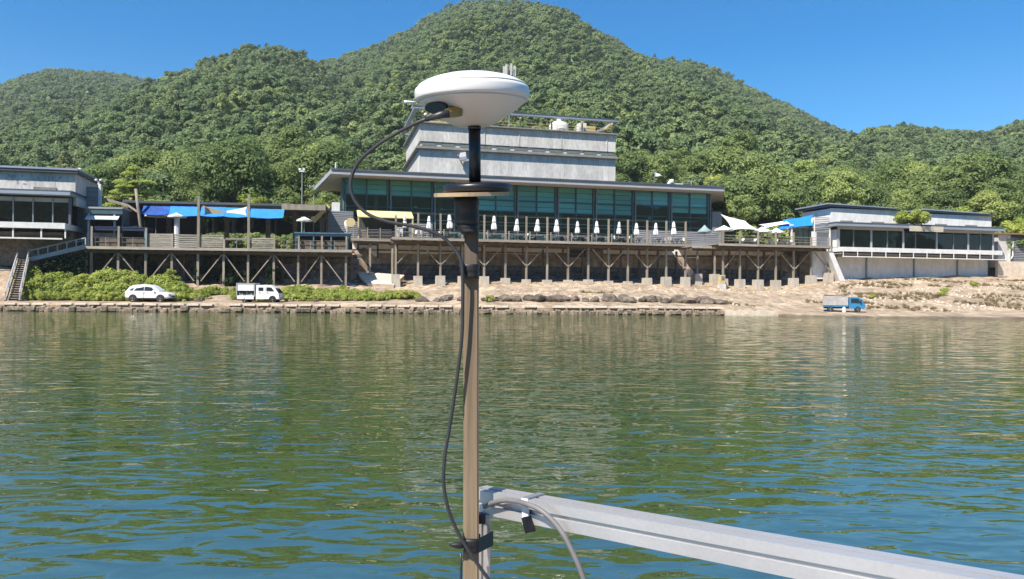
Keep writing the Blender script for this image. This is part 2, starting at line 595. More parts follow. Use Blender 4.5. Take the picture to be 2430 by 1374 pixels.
# ------------------------------------------------------------------ river bank
Z_LEFT, Z_MAIN, Z_RIGHT = 6.75, 8.40, 8.62        # deck levels
def depth_of(F, x, t):
    dx, _ = ray(x, 620)
    on = F.O[0] * F.n[0] + F.O[1] * F.n[1]
    return (t + on) / (dx * F.n[0] + F.n[1])
BANK = []   # px, Y shore, z quay, Y back of quay, z there, Y posts, z posts, Y wall, z wall, z plateau
for x, ys, zs, yl, zl, F, tp, zp, tw, zw, zt in (
        (-500, 69.3, .80, 73.5, 1.0, LD, 0.0, 4.6, 4, 6.0, 6.5),
        (-60, 69.3, .80, 73.5, 1.0, LD, 0.0, 4.6, 4, 5.6, 6.6),
        (30, 69.3, .80, 73.5, 1.0, LD, -0.5, 4.2, 4, 5.4, 6.6),
        (75, 69.3, .80, 73.8, .95, LD, 0.8, 2.6, 4, 3.6, 6.5),
        (200, 69.3, .80, 75.2, .95, LD, 0.8, 2.6, 4, 3.2, 6.4),
        (500, 69.3, .80, 75.2, .98, LD, 0.8, 2.55, 4, 3.1, 6.4),
        (820, 69.3, .80, 75.0, 1.1, LD, 0.8, 2.55, 4, 3.2, 6.4),
        (880, 69.3, .80, 74.5, 1.1, M, 1.4, 2.6, 5.6, 3.6, 7.9),
        (1149, 69.3, .80, 74.0, 1.2, M, 1.4, 3.1, 5.6, 3.7, 8.0),
        (1400, 69.3, .78, 74.0, 1.2, M, 1.4, 3.45, 5.6, 3.9, 8.0),
        (1640, 69.3, .75, 74.0, 1.1, M, 1.4, 3.0, 5.6, 4.0, 8.0),
        (1720, 69.3, .72, 74.0, 1.0, M, 1.4, 2.85, 5.6, 3.9, 8.1),
        (1850, 68.5, .25, 73.8, .5, M, 1.4, 2.75, 5.6, 3.9, 8.1),
        (1990, 66.6, .22, 74.2, .36, M, 0.6, 3.9, 3.0, 4.4, 8.0),
        (2200, 65.0, .22, 73.5, .36, M, 0.3, 4.5, 3.0, 4.8, 8.0),
        (2380, 63.8, .22, 72.5, .36, M, 0.3, 4.7, 3.0, 5.0, 8.0),
        (2430, 63.5, .22, 72.5, .36, M, 0.3, 4.8, 3.0, 5.2, 6.2),
        (2950, 60.0, .22, 72.0, .36, M, 0.3, 5.2, 4.0, 5.6, 6.4)):
    BANK.append(((x - CX) / FPX, ys, zs, yl, zl, depth_of(F, x, tp), zp, depth_of(F, x, tw), zw, zt))

def ground(X, Y, rough=True):
    ys, zs, yl, zl, yp, zp, yw, zw, zt = lerp_table(BANK, X / Y)
    sand_side = X / Y > (1800 - CX) / FPX
    z = float(np.interp(Y, [ys - 6, ys - 0.02, ys + (3.0 if sand_side else 0.25), yl, yp, yw, yw + 0.9, 122, 170],
                        [-1.6, -0.05 if sand_side else -1.2, zs, zl, zp, zw, zt, 9.0, 11.0]))
    if rough and Y > ys + 1.0:
        k = min(1.0, max(0.0, (Y - yl) / 4.0)) * (1.0 if Y < yw else 0.3)
        z += k * (0.22 * noise.noise((X * 0.33, Y * 0.4, 1.0)) + 0.12 * noise.noise((X * 0.9, Y * 0.9, 4.0)))
        z += 0.02 * noise.noise((X * 1.5, Y * 1.5, 9.0))
    return z

def build_bank():
    rows = np.concatenate([np.linspace(58, 68.8, 14), np.linspace(69.0, 76, 30), np.linspace(76.25, 112, 135), np.linspace(113, 136, 14)])
    cols = np.linspace((-560 - CX) / FPX, (2990 - CX) / FPX, 300)
    vs, fs = [], []
    for Y in rows:
        for u in cols:
            vs.append((u * Y, Y, ground(u * Y, Y)))
    n = len(cols)
    for i in range(len(rows) - 1):
        for k in range(n - 1):
            fs.append((i * n + k, i * n + k + 1, (i + 1) * n + k + 1, (i + 1) * n + k))
    m = MB().add(vs, fs)
    tag(put('river_bank', m.mesh('river_bank', 'sand', smooth=True)), 'sandy sloping river bank below the terraces', 'river bank', kind='structure')
build_bank()

# ------------------------------------------------------------------ hills
def crest(pts, Yc, drop):
    xs, zs = [], []
    for x, y in pts:
        dx, dz = ray(x, y)
        xs.append(dx * Yc)
        zs.append(EYE + dz * Yc - drop)
    return (xs, zs, Yc)
RIDGES = [
    (crest([(-500, 330), (-200, 262), (0, 205), (50, 185), (120, 165), (200, 172), (300, 180), (345, 192), (450, 230), (600, 300), (760, 380)], 1000, 6), 130),
    (crest([(-700, 560), (-200, 450), (0, 372), (100, 322), (200, 262), (345, 192), (400, 170), (500, 135), (560, 120), (600, 110), (650, 107),
            (700, 120), (730, 130), (760, 152), (800, 205), (850, 285), (920, 370), (1000, 440)], 500, 7), 112),
    (crest([(200, 420), (400, 300), (560, 225), (700, 172), (755, 152), (800, 140), (850, 125), (900, 105), (960, 75), (1000, 50), (1050, 25), (1100, 5),
            (1150, 0), (1230, 2), (1300, 10), (1350, 30), (1400, 65), (1450, 90), (1500, 120), (1560, 140), (1640, 147), (1700, 165),
            (1760, 195), (1830, 235), (1900, 270), (1950, 295), (2000, 315), (2040, 328), (2200, 390), (2500, 470)], 760, 6), 120),
    (crest([(1500, 560), (1700, 480), (1850, 420), (1950, 370), (2040, 327), (2100, 308), (2160, 305), (2230, 315), (2340, 320), (2400, 298),
            (2500, 280), (2800, 270), (3200, 330)], 560, 7), 128),
]
def hill(X, Y):
    best = 9.0 + max(0.0, Y - 125) * 0.02
    for (xs, zs, Yc), Yf in RIDGES:
        h = float(np.interp(X * Yc / Y, xs, zs))
        t = (Y - Yf) / (Yc - Yf)
        if t <= 0:
            continue
        if t <= 1:
            p = t ** 1.06
            nz = math.sin(math.pi * min(1, t)) ** 0.8
            w = 20 * noise.noise((X * 0.0085, Y * 0.003, Yc)) + 9 * noise.noise((X * 0.02, Y * 0.009, Yc + 5))
            z = min(9 + (h - 9) * p + w * nz, EYE + (h - EYE) * (Y / Yc) * (0.93 + 0.07 * t))
        else:
            z = h - (t - 1) * (Yc - Yf) * 0.5
        best = max(best, z)
    return best
def build_hill():
    xs = np.arange(-980, 1010, 14.0)
    ys = np.concatenate([np.arange(118, 300, 9.0), np.arange(300, 1130, 14.0)])
    vs = [(x, y, (hill(x, y) - 0.5) if y > 119 else 4.0) for y in ys for x in xs]
    n = len(xs)
    fs = [(i * n + k, i * n + k + 1, (i + 1) * n + k + 1, (i + 1) * n + k) for i in range(len(ys) - 1) for k in range(n - 1)]
    m = MB().add(vs, fs)
    tag(put('hill', m.mesh('hill', 'hill_soil', smooth=True)), 'steep wooded hills rising behind the riverside buildings', 'hill', kind='structure')
build_hill()

# wooded ridge on the near shore behind the camera; the windows mirror it
def build_rear_ridge():
    xs = np.arange(-900, 901, 60.0)
    rows = ((-210, -1.0), (-225, 3.0), (-330, 34.0), (-480, 95.0), (-640, 150.0), (-820, 120.0))
    vs = [(x, y, z * (1 + .35 * noise.noise((x * .004, y * .004, 8.0)))) for y, z in rows for x in xs]
    n = len(xs)
    fs = [(i * n + k, (i + 1) * n + k, (i + 1) * n + k + 1, i * n + k + 1) for i in range(len(rows) - 1) for k in range(n - 1)]
    tag(put('rear_hill', MB().add(vs, fs).mesh('rear_hill', 'hill_soil', smooth=True)), 'wooded ridge on the opposite river shore behind the camera', 'hill', kind='structure')
build_rear_ridge()

# ------------------------------------------------------------------ foliage
RNG = random.Random(11)
def rand_dir(r):
    while True:
        v = Vector((r.uniform(-1, 1), r.uniform(-1, 1), r.uniform(-1, 1)))
        if 0.05 < v.length < 1:
            return v.normalized()
def leaf_quad(m, p, nrm, size, r):
    a = nrm.cross(rand_dir(r))
    if a.length < 1e-3:
        a = nrm.orthogonal()
    a.normalize()
    b = nrm.cross(a).normalized()
    a *= size * r.uniform(0.7, 1.3)
    b *= size * r.uniform(0.45, 0.8)
    m.add([p - a, p - b * 0.9 + nrm * size * 0.15, p + a, p + b], [(0, 1, 2, 3)])
def crown_mesh(name, seed, R, H, lumps, per, size, m_name, base=0.0, core=True):
    """A crown of many leaf clumps spread through an uneven volume (radius R, height H, foot at z = base)."""
    r = random.Random(seed)
    m = MB()
    cz = base + H * 0.5
    spots = []
    for i in range(lumps):
        d = rand_dir(r)
        if d.z < -0.55:
            d.z = -d.z
        k = r.uniform(0.55, 0.98)
        spots.append((Vector((d.x * R * k, d.y * R * k, cz + d.z * H * 0.46 * k)), R * r.uniform(0.26, 0.44)))
    for c, lr in spots:
        for j in range(per):
            d = rand_dir(r)
            if d.z < -0.3 and r.random() < 0.6:
                d.z = -d.z
            p = c + Vector((d.x, d.y, d.z * 0.8)) * lr * r.uniform(0.75, 1.08)
            nrm = (d + rand_dir(r) * 0.55 + Vector((0, 0, 0.25))).normalized()
            leaf_quad(m, p, nrm, size, r)
    if core:
        for c, lr in spots[::2]:
            o = len(m.v)
            k = lr * 0.62
            m.add([c + Vector(q) * k for q in ((1, 0, 0), (-1, 0, 0), (0, 1, 0), (0, -1, 0), (0, 0, .8), (0, 0, -.8))],
                  [(0, 2, 4), (2, 1, 4), (1, 3, 4), (3, 0, 4), (2, 0, 5), (1, 2, 5), (3, 1, 5), (0, 3, 5)])
        k = 0.5
        m.add([Vector((0, 0, cz)) + Vector((x * R * k, y * R * k, z * H * 0.5 * k * 1.2)) for x, y, z in
               ((1, 0, 0), (-1, 0, 0), (0, 1, 0), (0, -1, 0), (0, 0, 1), (0, 0, -1))],
              [(0, 2, 4), (2, 1, 4), (1, 3, 4), (3, 0, 4), (2, 0, 5), (1, 2, 5), (3, 1, 5), (0, 3, 5)])
    return m.mesh(name, m_name)
def trunk_mesh(name, seed, h, r0, limbs=5):
    r = random.Random(seed)
    m = MB()
    top = Vector((r.uniform(-.3, .3), r.uniform(-.3, .3), h))
    m.tube([(0, 0, -0.6), (0, 0, 0.2), tuple(top * 0.5), tuple(top)], [r0 * 1.3, r0, r0 * 0.75, r0 * 0.35], 7)
    for i in range(limbs):
        a = r.uniform(0, 6.28)
        z = h * r.uniform(0.35, 0.8)
        ln = h * r.uniform(0.25, 0.42)
        p = top * (z / h)
        q = p + Vector((math.cos(a) * ln, math.sin(a) * ln, ln * 0.8))
        m.tube([tuple(p), tuple((p + q) / 2 + Vector((0, 0, -0.1))), tuple(q)], [r0 * 0.42, r0 * 0.3, r0 * 0.12], 5)
    return m.mesh(name, 'bark')

HILL_PROTO = bpy.data.collections.new('hill_crowns')     # shapes for the far wood (not in the scene)
for i in range(6):
    me = crown_mesh('wood_crown', 100 + i, RNG.uniform(2.3, 3.0), RNG.uniform(4.8, 6.8), 17, 62, 0.34, 'leaf_hill', base=0.6)
    HILL_PROTO.objects.link(bpy.data.objects.new('wood_crown', me))
for i in range(1):      # pines among the broadleaf wood: narrow, layered, darker
    r_ = random.Random(170 + i)
    m_ = MB()
    for k in range(9):
        z_, R_ = 1.5 + k * .68, 2.3 * (1 - k / 12)
        for j in range(int(95 * R_ / 2.2) + 14):
            a_, q_ = r_.uniform(0, 6.28), math.sqrt(r_.random())
            leaf_quad(m_, Vector((math.cos(a_) * R_ * q_, math.sin(a_) * R_ * q_, z_ + .5 * (1 - q_) + r_.uniform(-.25, .25))), (Vector((math.cos(a_) * .5, math.sin(a_) * .5, 1)) + rand_dir(r_) * .5).normalized(), .3, r_)
    HILL_PROTO.objects.link(bpy.data.objects.new('wood_pine', m_.mesh('wood_pine', 'leaf_conifer')))
NEAR = []
for i in range(7):
    R, H = RNG.uniform(3.0, 3.9), RNG.uniform(6.0, 8.5)
    NEAR.append((crown_mesh('crown', 200 + i, R, H, 40, 170, 0.18, 'leaf_near', base=1.6), trunk_mesh('trunk', 300 + i, 6.5, 0.22)))
NEAR_BRIGHT = [crown_mesh('crown', 400 + i, 3.0, 5.2, 34, 160, 0.17, 'leaf_bright', base=0.8) for i in range(2)]

def scatter_object(name, pts, scales, proto, label, cat, m=None):
    """One object whose points carry instances of the shapes in a collection."""
    me = bpy.data.meshes.new(name)
    me.from_pydata(pts, [], [])
    at = me.attributes.new('size', 'FLOAT', 'POINT')
    at.data.foreach_set('value', scales)
    o = put(name, me)
    ng = bpy.data.node_groups.new(name + '_scatter', 'GeometryNodeTree')
    ng.interface.new_socket('Geometry', in_out='INPUT', socket_type='NodeSocketGeometry')
    ng.interface.new_socket('Geometry', in_out='OUTPUT', socket_type='NodeSocketGeometry')
    N, L = ng.nodes, ng.links
    gi, go = N.new('NodeGroupInput'), N.new('NodeGroupOutput')
    ci = N.new('GeometryNodeCollectionInfo')
    ci.inputs['Collection'].default_value = proto
    ci.inputs['Separate Children'].default_value = True
    ci.inputs['Reset Children'].default_value = True
    ip = N.new('GeometryNodeInstanceOnPoints')
    ip.inputs['Pick Instance'].default_value = True
    rv = N.new('FunctionNodeRandomValue')
    rv.data_type = 'FLOAT_VECTOR'
    rv.inputs['Min'].default_value = (-0.08, -0.08, 0)
    rv.inputs['Max'].default_value = (0.08, 0.08, 6.283)
    na = N.new('GeometryNodeInputNamedAttribute')
    na.data_type = 'FLOAT'
    na.inputs['Name'].default_value = 'size'
    L.new(gi.outputs[0], ip.inputs['Points'])
    L.new(ci.outputs[0], ip.inputs['Instance'])
    L.new(rv.outputs['Value'], ip.inputs['Rotation'])
    L.new(na.outputs['Attribute'], ip.inputs['Scale'])
    L.new(ip.outputs[0], go.inputs[0])
    md = o.modifiers.new('scatter', 'NODES')
    md.node_group = ng
    return tag(o, label, cat, kind='stuff')

def pxy(X, Y, Z):
    u, v = X / Y, (Z - EYE) / Y
    uu, vv = u * cr + v * sr, -u * sr + v * cr
    return CX + FPX * uu, HY - FPX * vv

def build_forest():
    r = random.Random(5)
    cand = []
    Y = 117.0
    while Y < 1010:
        sp = 3.7 + min(.8, Y / 700.0)
        x0, x1 = (-140 - CX) / FPX * Y, (2570 - CX) / FPX * Y
        X = x0
        while X < x1:
            px, py = X + r.uniform(-.45, .45) * sp, Y + r.uniform(-.45, .45) * sp
            cand.append((px, py, hill(px, py)))
            X += sp
        Y += sp
    cand.sort(key=lambda c: c[1])
    # leave out the trees no one could see: those that lie wholly below the crowns in front of them
    bins = {}
    keep = []
    for X, Y, Z in cand:
        b = int((X / Y) * 260)
        top = (Z + 7.5 - EYE) / Y
        if top > bins.get(b, -1) - 0.012:
            keep.append((X, Y, Z))
        bins[b] = max(bins.get(b, -1), (Z + 3.0 - EYE) / Y)
    roofs = [(-500, 205, 402), (205, 790, 478), (790, 958, 402), (958, 1465, 275), (1465, 1716, 432), (1716, 1900, 512), (1900, 2352, 488), (2352, 3000, 545)]
    near, far = [], []
    for X, Y, Z in keep:
        xt, yt = pxy(X, Y, Z + 8)
        xb, yb = pxy(X, Y, Z + 1.5)
        lim = next((q[2] for q in roofs if q[0] <= xt < q[1]), 480)
        vis = min(yb, lim) - yt
        if vis > 12 and -30 < xt < 2460 and len(near) < 300 and not (205 < xt < 420 and Y < 128):
            near.append((X, Y, Z, xt, yt))
        elif vis > 0 or Y > 175:
            far.append((X, Y, Z))
    for i, (X, Y, Z, xt, yt) in enumerate(near):
        k = r.randrange(len(NEAR))
        sc = r.choice((.7, .85, 1.0, 1.15, 1.4)) * r.uniform(.9, 1.1)
        e = empty('broadleaf_tree', (X, Y, Z - 0.3), r.uniform(0, 6.28))
        bright = r.random() < 0.10
        cm = NEAR_BRIGHT[i % 2] if bright else NEAR[k][0]
        put('crown', cm, e, scl=(sc, sc, sc * r.uniform(0.9, 1.15)))
        put('trunk', NEAR[k][1], e, scl=(sc, sc, sc))
        zone = ('behind the left building and pine' if xt < 420 else 'above the blue awning' if xt < 790 else 'left of the concrete tower' if xt < 965
                else 'right of the concrete tower' if xt < 1720 else 'between glass hall and right building' if xt < 1900 else 'behind the right building')
        hue = 'yellow-green' if bright else 'green'
        tag(e, '%s leafy tree at the foot of the wooded hill, %s' % (hue, zone), 'tree', '%s trees at the hill foot %s' % (hue, zone))
    pts = [(X, Y, Z - 0.4) for X, Y, Z in far]
    scatter_object('hillside_forest', pts, [r.choice((.6, .75, .88, 1.0, 1.15, 1.45)) * r.uniform(.88, 1.12) for _ in pts], HILL_PROTO,
                   'dense green mixed forest covering the hills up to the skyline', 'forest')
    print('forest', len(near), len(far))
build_forest()

# ================================================================== STRUCTURES
def stone_mesh(name, seed, m, flat=0.55):
    """A rough block about one metre across: a cut cube with pushed corners."""
    r = random.Random(seed)
    import bmesh
    bm = bmesh.new()
    bmesh.ops.create_cube(bm, size=1.0)
    bmesh.ops.bevel(bm, geom=list(bm.edges), offset=0.16, segments=1, affect='EDGES')
    for v in bm.verts:
        v.co += Vector((r.uniform(-.07, .07), r.uniform(-.06, .06), r.uniform(-.07, .07)))
    me = bpy.data.meshes.new(name)
    bm.to_mesh(me)
    bm.free()
    me.materials.append(MATS[m])
    return me
STONES = [stone_mesh('stone', 500 + i, 'stone') for i in range(6)]
STONES_WARM = [stone_mesh('stone', 520 + i, 'stone_warm') for i in range(6)]
def boulder_mesh(seed):
    r = random.Random(seed)
    import bmesh
    bm = bmesh.new()
    bmesh.ops.create_icosphere(bm, subdivisions=2, radius=0.5)
    off = r.uniform(0, 50)
    for v in bm.verts:
        k = 1 + 0.5 * noise.noise(v.co * 1.8 + Vector((off, 0, 0))) + 0.2 * noise.noise(v.co * 5 + Vector((0, off, 0)))
        v.co *= k
    me = bpy.data.meshes.new('boulder')
    bm.to_mesh(me)
    bm.free()
    me.materials.append(MATS['rock'])
    return me
BOULDERS = [boulder_mesh(540 + i) for i in range(7)]

# ------------------------------------------------------------------ quay wall with capping stones
def quay():
    x0, x1 = W.s(-60, 69.3, 730), W.s(1715, 69.3, 740)
    T = Thing(W, 'quay_wall', 'low stone quay wall with pale capping slabs along the water', 'quay wall', (x0, 69.3, 0))
    T.part('wall_core', MB().box(x0, x1, 69.42, 70.3, -1.0, 0.58), 'stone_warm')
    cap = MB().box(-0.5, 0.5, -0.3, 0.3, -0.09, 0.09)
    cm = cap.mesh('capping_slab', 'cap_stone')
    import bmesh
    bm = bmesh.new(); bm.from_mesh(cm); bmesh.ops.bevel(bm, geom=list(bm.edges), offset=0.02, segments=1, affect='EDGES'); bm.to_mesh(cm); bm.free()
    r = random.Random(3)
    x = x0
    while x < x1 - 1:
        if r.random() > 0.06:
            T.piece('capping_slab', cm, x + 0.6, 69.55 + r.uniform(-.05, .05), 0.68 + r.uniform(-.025, .025), (r.uniform(-.02, .02), r.uniform(-.015, .015), r.uniform(-.02, .02)), (1.13, 1, 1))
        x += 1.32
    x = x0
    n = 0
    while x < x1 and n < 285:
        w = r.uniform(0.35, 0.8) * 0.9
        z = r.uniform(-0.1, 0.16)
        h = r.uniform(0.35, 0.6)
        T.piece('stone', STONES_WARM[r.randrange(6)], x + w / 2, 69.32 + r.uniform(-.1, .14), z + h / 2 - .1, (r.uniform(-.15, .15), r.uniform(-.15, .15), r.uniform(-.2, .2)), (w * 1.05, 0.5, h))
        x += w * 0.86
        n += 1
    # low pale landing step where the quay ends at the beach
    sx = W.s(1715, 69.3, 740)
    ex = W.s(1845, 68.9, 745)
    solo(W, 'landing_step', 'long pale concrete landing step where quay wall meets the beach', 'step',
         MB().box(sx + .1, ex, 68.7, 70.4, -0.3, 0.42), 'cap_stone', (sx + .1, 69.5, 0))
quay()

# ------------------------------------------------------------------ stone retaining walls
def stone_wall(F, name, label, s0, s1, t, z0f, z1, size, seed, ivy=False):
    T = Thing(F, name, label, 'retaining wall', (s0, t, z0f(s0)))
    zmin = min(z0f(s0), z0f(s1), z0f((s0 + s1) / 2)) - 0.6
    T.part('wall_core', MB().box(s0, s1, t + 0.12, t + 0.9, zmin, z1), 'stone')
    r = random.Random(seed)
    n = 0
    z = zmin + 0.4
    while z < z1 - 0.1 and n < 296:
        s = s0
        h = size * r.uniform(0.75, 1.0)
        while s < s1 - 0.2 and n < 296:
            w = size * r.uniform(0.85, 1.7)
            if z + h > z0f(s) - 0.1:
                T.piece('stone', STONES[r.randrange(6)], s + w / 2, t + 0.14 + r.uniform(-.08, .06), z + h / 2,
                        (r.uniform(-.1, .1), r.uniform(-.12, .12), r.uniform(-.1, .1)), (w * 1.06, 0.5, min(h, z1 - z) * 1.08))
                n += 1
            s += w
        z += h
    return T
def zg(F, t):
    def f(s):
        p = F.w(s, t)
        return ground(p.x, p.y - 0.6, False)
    return f
sL0, sL1 = LD.s(62, 4.2), LD.s(845, 4.2)
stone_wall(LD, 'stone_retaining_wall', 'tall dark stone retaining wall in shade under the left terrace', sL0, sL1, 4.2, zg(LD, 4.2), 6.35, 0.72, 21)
sM0, sM1 = M.s(835, 5.6), M.s(1975, 5.6)
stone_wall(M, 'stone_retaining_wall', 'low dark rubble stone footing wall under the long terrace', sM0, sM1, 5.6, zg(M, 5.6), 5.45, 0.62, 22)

# ------------------------------------------------------------------ timber terraces on posts
def terrace(F, name, label, posts, s0, s1, depth, zd, tpost, ped, braces, upper, back=True, back_z=None, mat_post='wood_grey', ped_h=1.2):
    """posts / upper: s of each post; braces: list of (i, direction) leaning struts."""
    T = Thing(F, name, label, 'terrace', (s0, 0, zd - 4))
    T.part('deck_floor', MB().box(s0 + 0.03, s1 - 0.03, 0.12, depth, zd - 0.10, zd - 0.005), 'wood_board')
    n = max(2, int((s1 - s0) / 5.2))
    for i in range(n):
        a, b = s0 + (s1 - s0) * i / n, s0 + (s1 - s0) * (i + 1) / n
        T.part('edge_board', MB().box(a + 0.01, b - 0.01, 0.0, 0.11, zd - 0.27, zd + 0.03), 'wood_board')
    T.part('beam', MB().box(s0 + 0.05, s1 - 0.05, tpost - 0.13, tpost + 0.13, zd - 0.62, zd - 0.34), 'wood_dark')
    if back:
        T.part('beam', MB().box(s0 + 0.05, s1 - 0.05, depth - 1.6, depth - 1.36, zd - 0.62, zd - 0.34), 'wood_dark')
    s = s0 + 0.3
    while s < s1:
        T.part('joist', MB().box(s - 0.06, s + 0.06, 0.14, depth - 0.3, zd - 0.335, zd - 0.105), 'wood_dark', fix=False)
        s += 1.28
    for ip, s in enumerate(posts):
        p = F.w(s, tpost)
        g = ground(p.x, p.y, False)
        top = g + (ped_h[ip] if isinstance(ped_h, list) else ped_h) if ped else g - 0.4
        T.part('post', MB().bar((s, tpost, top), (s, tpost, zd - 0.622), 0.23), mat_post, fix=False)
        if ped:
            w = random.uniform(0.5, 0.58)
            T.part('footing', MB().hexa([(s - w, tpost - w, g - 0.7), (s + w, tpost - w, g - 0.7), (s + w, tpost + w, g - 0.7), (s - w, tpost + w, g - 0.7),
                                        (s - w * .93, tpost - w * .93, top), (s + w * .93, tpost - w * .93, top), (s + w * .93, tpost + w * .93, top), (s - w * .93, tpost + w * .93, top)]), 'footing')
        if back:
            pb = F.w(s + 0.5, depth - 1.48)
            gb = ground(pb.x, pb.y, False) if back_z is None else back_z
            T.part('post', MB().bar((s + 0.5, depth - 1.48, gb - 0.3), (s + 0.5, depth - 1.48, zd - 0.622), 0.24), 'wood_dark', fix=False)
    for (sa, za, sb, zb) in braces:
        T.part('brace', MB().bar((sa, tpost - 0.2, za), (sb, tpost - 0.2, zb), 0.11), mat_post, fix=False)
    for (s, z1, w) in upper:
        T.part('railing_post', MB().bar((s, 0.24, zd + 0.0), (s, 0.24, z1), w), mat_post, fix=False)
    return T

# left terrace
LP = [LD.s(x, 0.8) for x in (217, 281, 346, 408, 470, 531, 589, 650, 708, 763, 821)]
zl0, zl1 = Z_LEFT - 0.75, 3.1
br = []
for i in (1, 3, 5, 7, 9):
    br.append((LP[i] - 0.2, zl0, LP[i - 1] + 0.35, zl1))
    br.append((LP[i] + 0.2, zl0, LP[i + 1] - 0.35, zl1))
up = []
for i, x in enumerate((217, 281, 346, 408, 470, 531, 589, 650, 708, 763, 821)):
    s = LD.s(x + 1, 0.24)
    zt = {0: LD.z(x, 537, .24), 1: LD.z(x, 537, .24), 2: LD.z(x, 541, .24), 4: LD.z(x, 466, .24), 6: LD.z(x, 461, .24), 5: Z_LEFT + 1.05}.get(i, Z_LEFT + 1.55)
    up.append((s, zt, 0.26 if i in (4, 6) else 0.2))
TL = terrace(LD, 'timber_terrace', 'left timber terrace on tall braced posts above the parked cars', LP, LD.s(200, 0), LD.s(836, 0), 5.2, Z_LEFT, 0.8, False, br, up)
rr = random.Random(8)
def rail_boards(T, F, xs, t, zd, zs, w, mname, h=0.1):
    for a, b in zip(xs[:-1], xs[1:]):
        for z in zs:
            T.part('rail_board', MB().box(a + 0.1, b - 0.1, t, t + 0.04, zd + z, zd + z + w), mname, fix=False)
US = [u[0] for u in up]
rail_boards(TL, LD, US[3:6], 0.30, Z_LEFT, (0.12, 0.36, 0.6, 0.84, 1.08, 1.32), 0.17, 'wood_board')
rail_boards(TL, LD, US[6:8], 0.30, Z_LEFT, (0.12, 0.36, 0.6, 0.84, 1.08), 0.15, 'wood_board')
rail_boards(TL, LD, US[5:7], 0.30, Z_LEFT, (0.95, 1.08), 0.09, 'wood_board')
rail_boards(TL, LD, US[0:3], 0.30, Z_LEFT, (0.5, 1.0), 0.06, 'wood_dark')
rail_boards(TL, LD, US[7:11], 0.30, Z_LEFT, (0.5, 1.0), 0.06, 'wood_dark')
for a, b in list(zip(US[:3], US[1:3])) + list(zip(US[7:], US[8:])) + [(US[5], US[6])]:
    TL.part('baluster', MB().box((a + b) / 2 - .03, (a + b) / 2 + .03, 0.3, 0.35, Z_LEFT, Z_LEFT + 1.03), 'steel_grey')
# solid board screen left of the first planked bay
for k in range(7):
    z = Z_LEFT + 0.08 + k * 0.21
    TL.part('screen_board', MB().box(US[2] + .15, US[3] - .15, 0.36, 0.4, z, z + 0.19), 'wood_board')

# long terrace
MP_px = (939, 992, 1045, 1097, 1149, 1199.5, 1249, 1298.5, 1348, 1396, 1444, 1490, 1535.5, 1581, 1626.5)
MP = [M.s(x, 1.4) for x in MP_px]
br = []
for i in range(0, len(MP) - 1):
    zt, zb = Z_MAIN - 0.8, Z_MAIN - 3.0
    if i % 2 == 0:
        br.append((MP[i] + 0.15, zb, MP[i + 1] - 0.5, zt) if i else (MP[i] + 0.15, zb, MP[i + 1] - 0.4, zt))
    else:
        br.append((MP[i] + 0.5, zt, MP[i + 1] - 0.15, zb))
up = []
for i, x in enumerate(MP_px):
    s = M.s(x, 0.24)
    up.append((s, Z_MAIN + 2.95, 0.2) if i else (s, Z_MAIN + 2.6, 0.2))
MU = [u[0] for u in up]
TM = terrace(M, 'timber_terrace', 'long timber terrace on footed posts below the glass hall', MP, M.s(930, 0), M.s(1641, 0), 6.4, Z_MAIN, 1.4, True, br, up, ped_h=[1.4, 1.15, 1.1, 1.0, .9, .65, .45, .35, .3, .3, .25, .3, .85, 1.1, 1.2])
for a, b in zip(MU[:-1], MU[1:]):
    for z in (2.85, 1.05):
        TM.part('railing_wire', MB().tube([(a, 0.24, Z_MAIN + z), (b, 0.24, Z_MAIN + z)], 0.012, 5), 'steel_grey')
    TM.part('railing_stub', MB().bar(((a + b) / 2 - .9, 0.2, Z_MAIN), ((a + b) / 2 - .9, 0.2, Z_MAIN + 1.1), 0.12), 'wood_grey', fix=False)

# set-back link of terrace between left and long terraces
sA, sB = M.s(835, 3.0), M.s(932, 3.0)
T = Thing(M, 'terrace_link', 'short set-back terrace section under the yellow awning', 'terrace', (sA, 3.0, Z_MAIN - 4))
T.part('deck_floor', MB().box(sA, sB, 3.0, 7.5, Z_MAIN - .12, Z_MAIN - .01), 'wood_board')
T.part('edge_board', MB().box(sA, sB, 2.9, 2.995, Z_MAIN - .32, Z_MAIN + .02), 'wood_board')
T.part('beam', MB().box(sA, sB, 3.3, 3.55, Z_MAIN - .6, Z_MAIN - .33), 'wood_dark')
for x in (878, 931):
    s = M.s(x, 3.42)
    T.part('post', MB().bar((s, 3.42, 3.2), (s, 3.42, Z_MAIN - .605), 0.24), 'wood_grey')
for x0, x1 in ((838, 870), (872, 900), (902, 929)):
    a, b = M.s(x0, 3.05), M.s(x1, 3.05)
    for z in (0.35, 0.7, 1.05):
        T.part('rail', MB().box(a, b, 3.05, 3.09, Z_MAIN + z, Z_MAIN + z + .05), 'steel_grey')
    T.part('railing_post', MB().bar((a, 3.07, Z_MAIN), (a, 3.07, Z_MAIN + 1.3), 0.1), 'wood_grey')

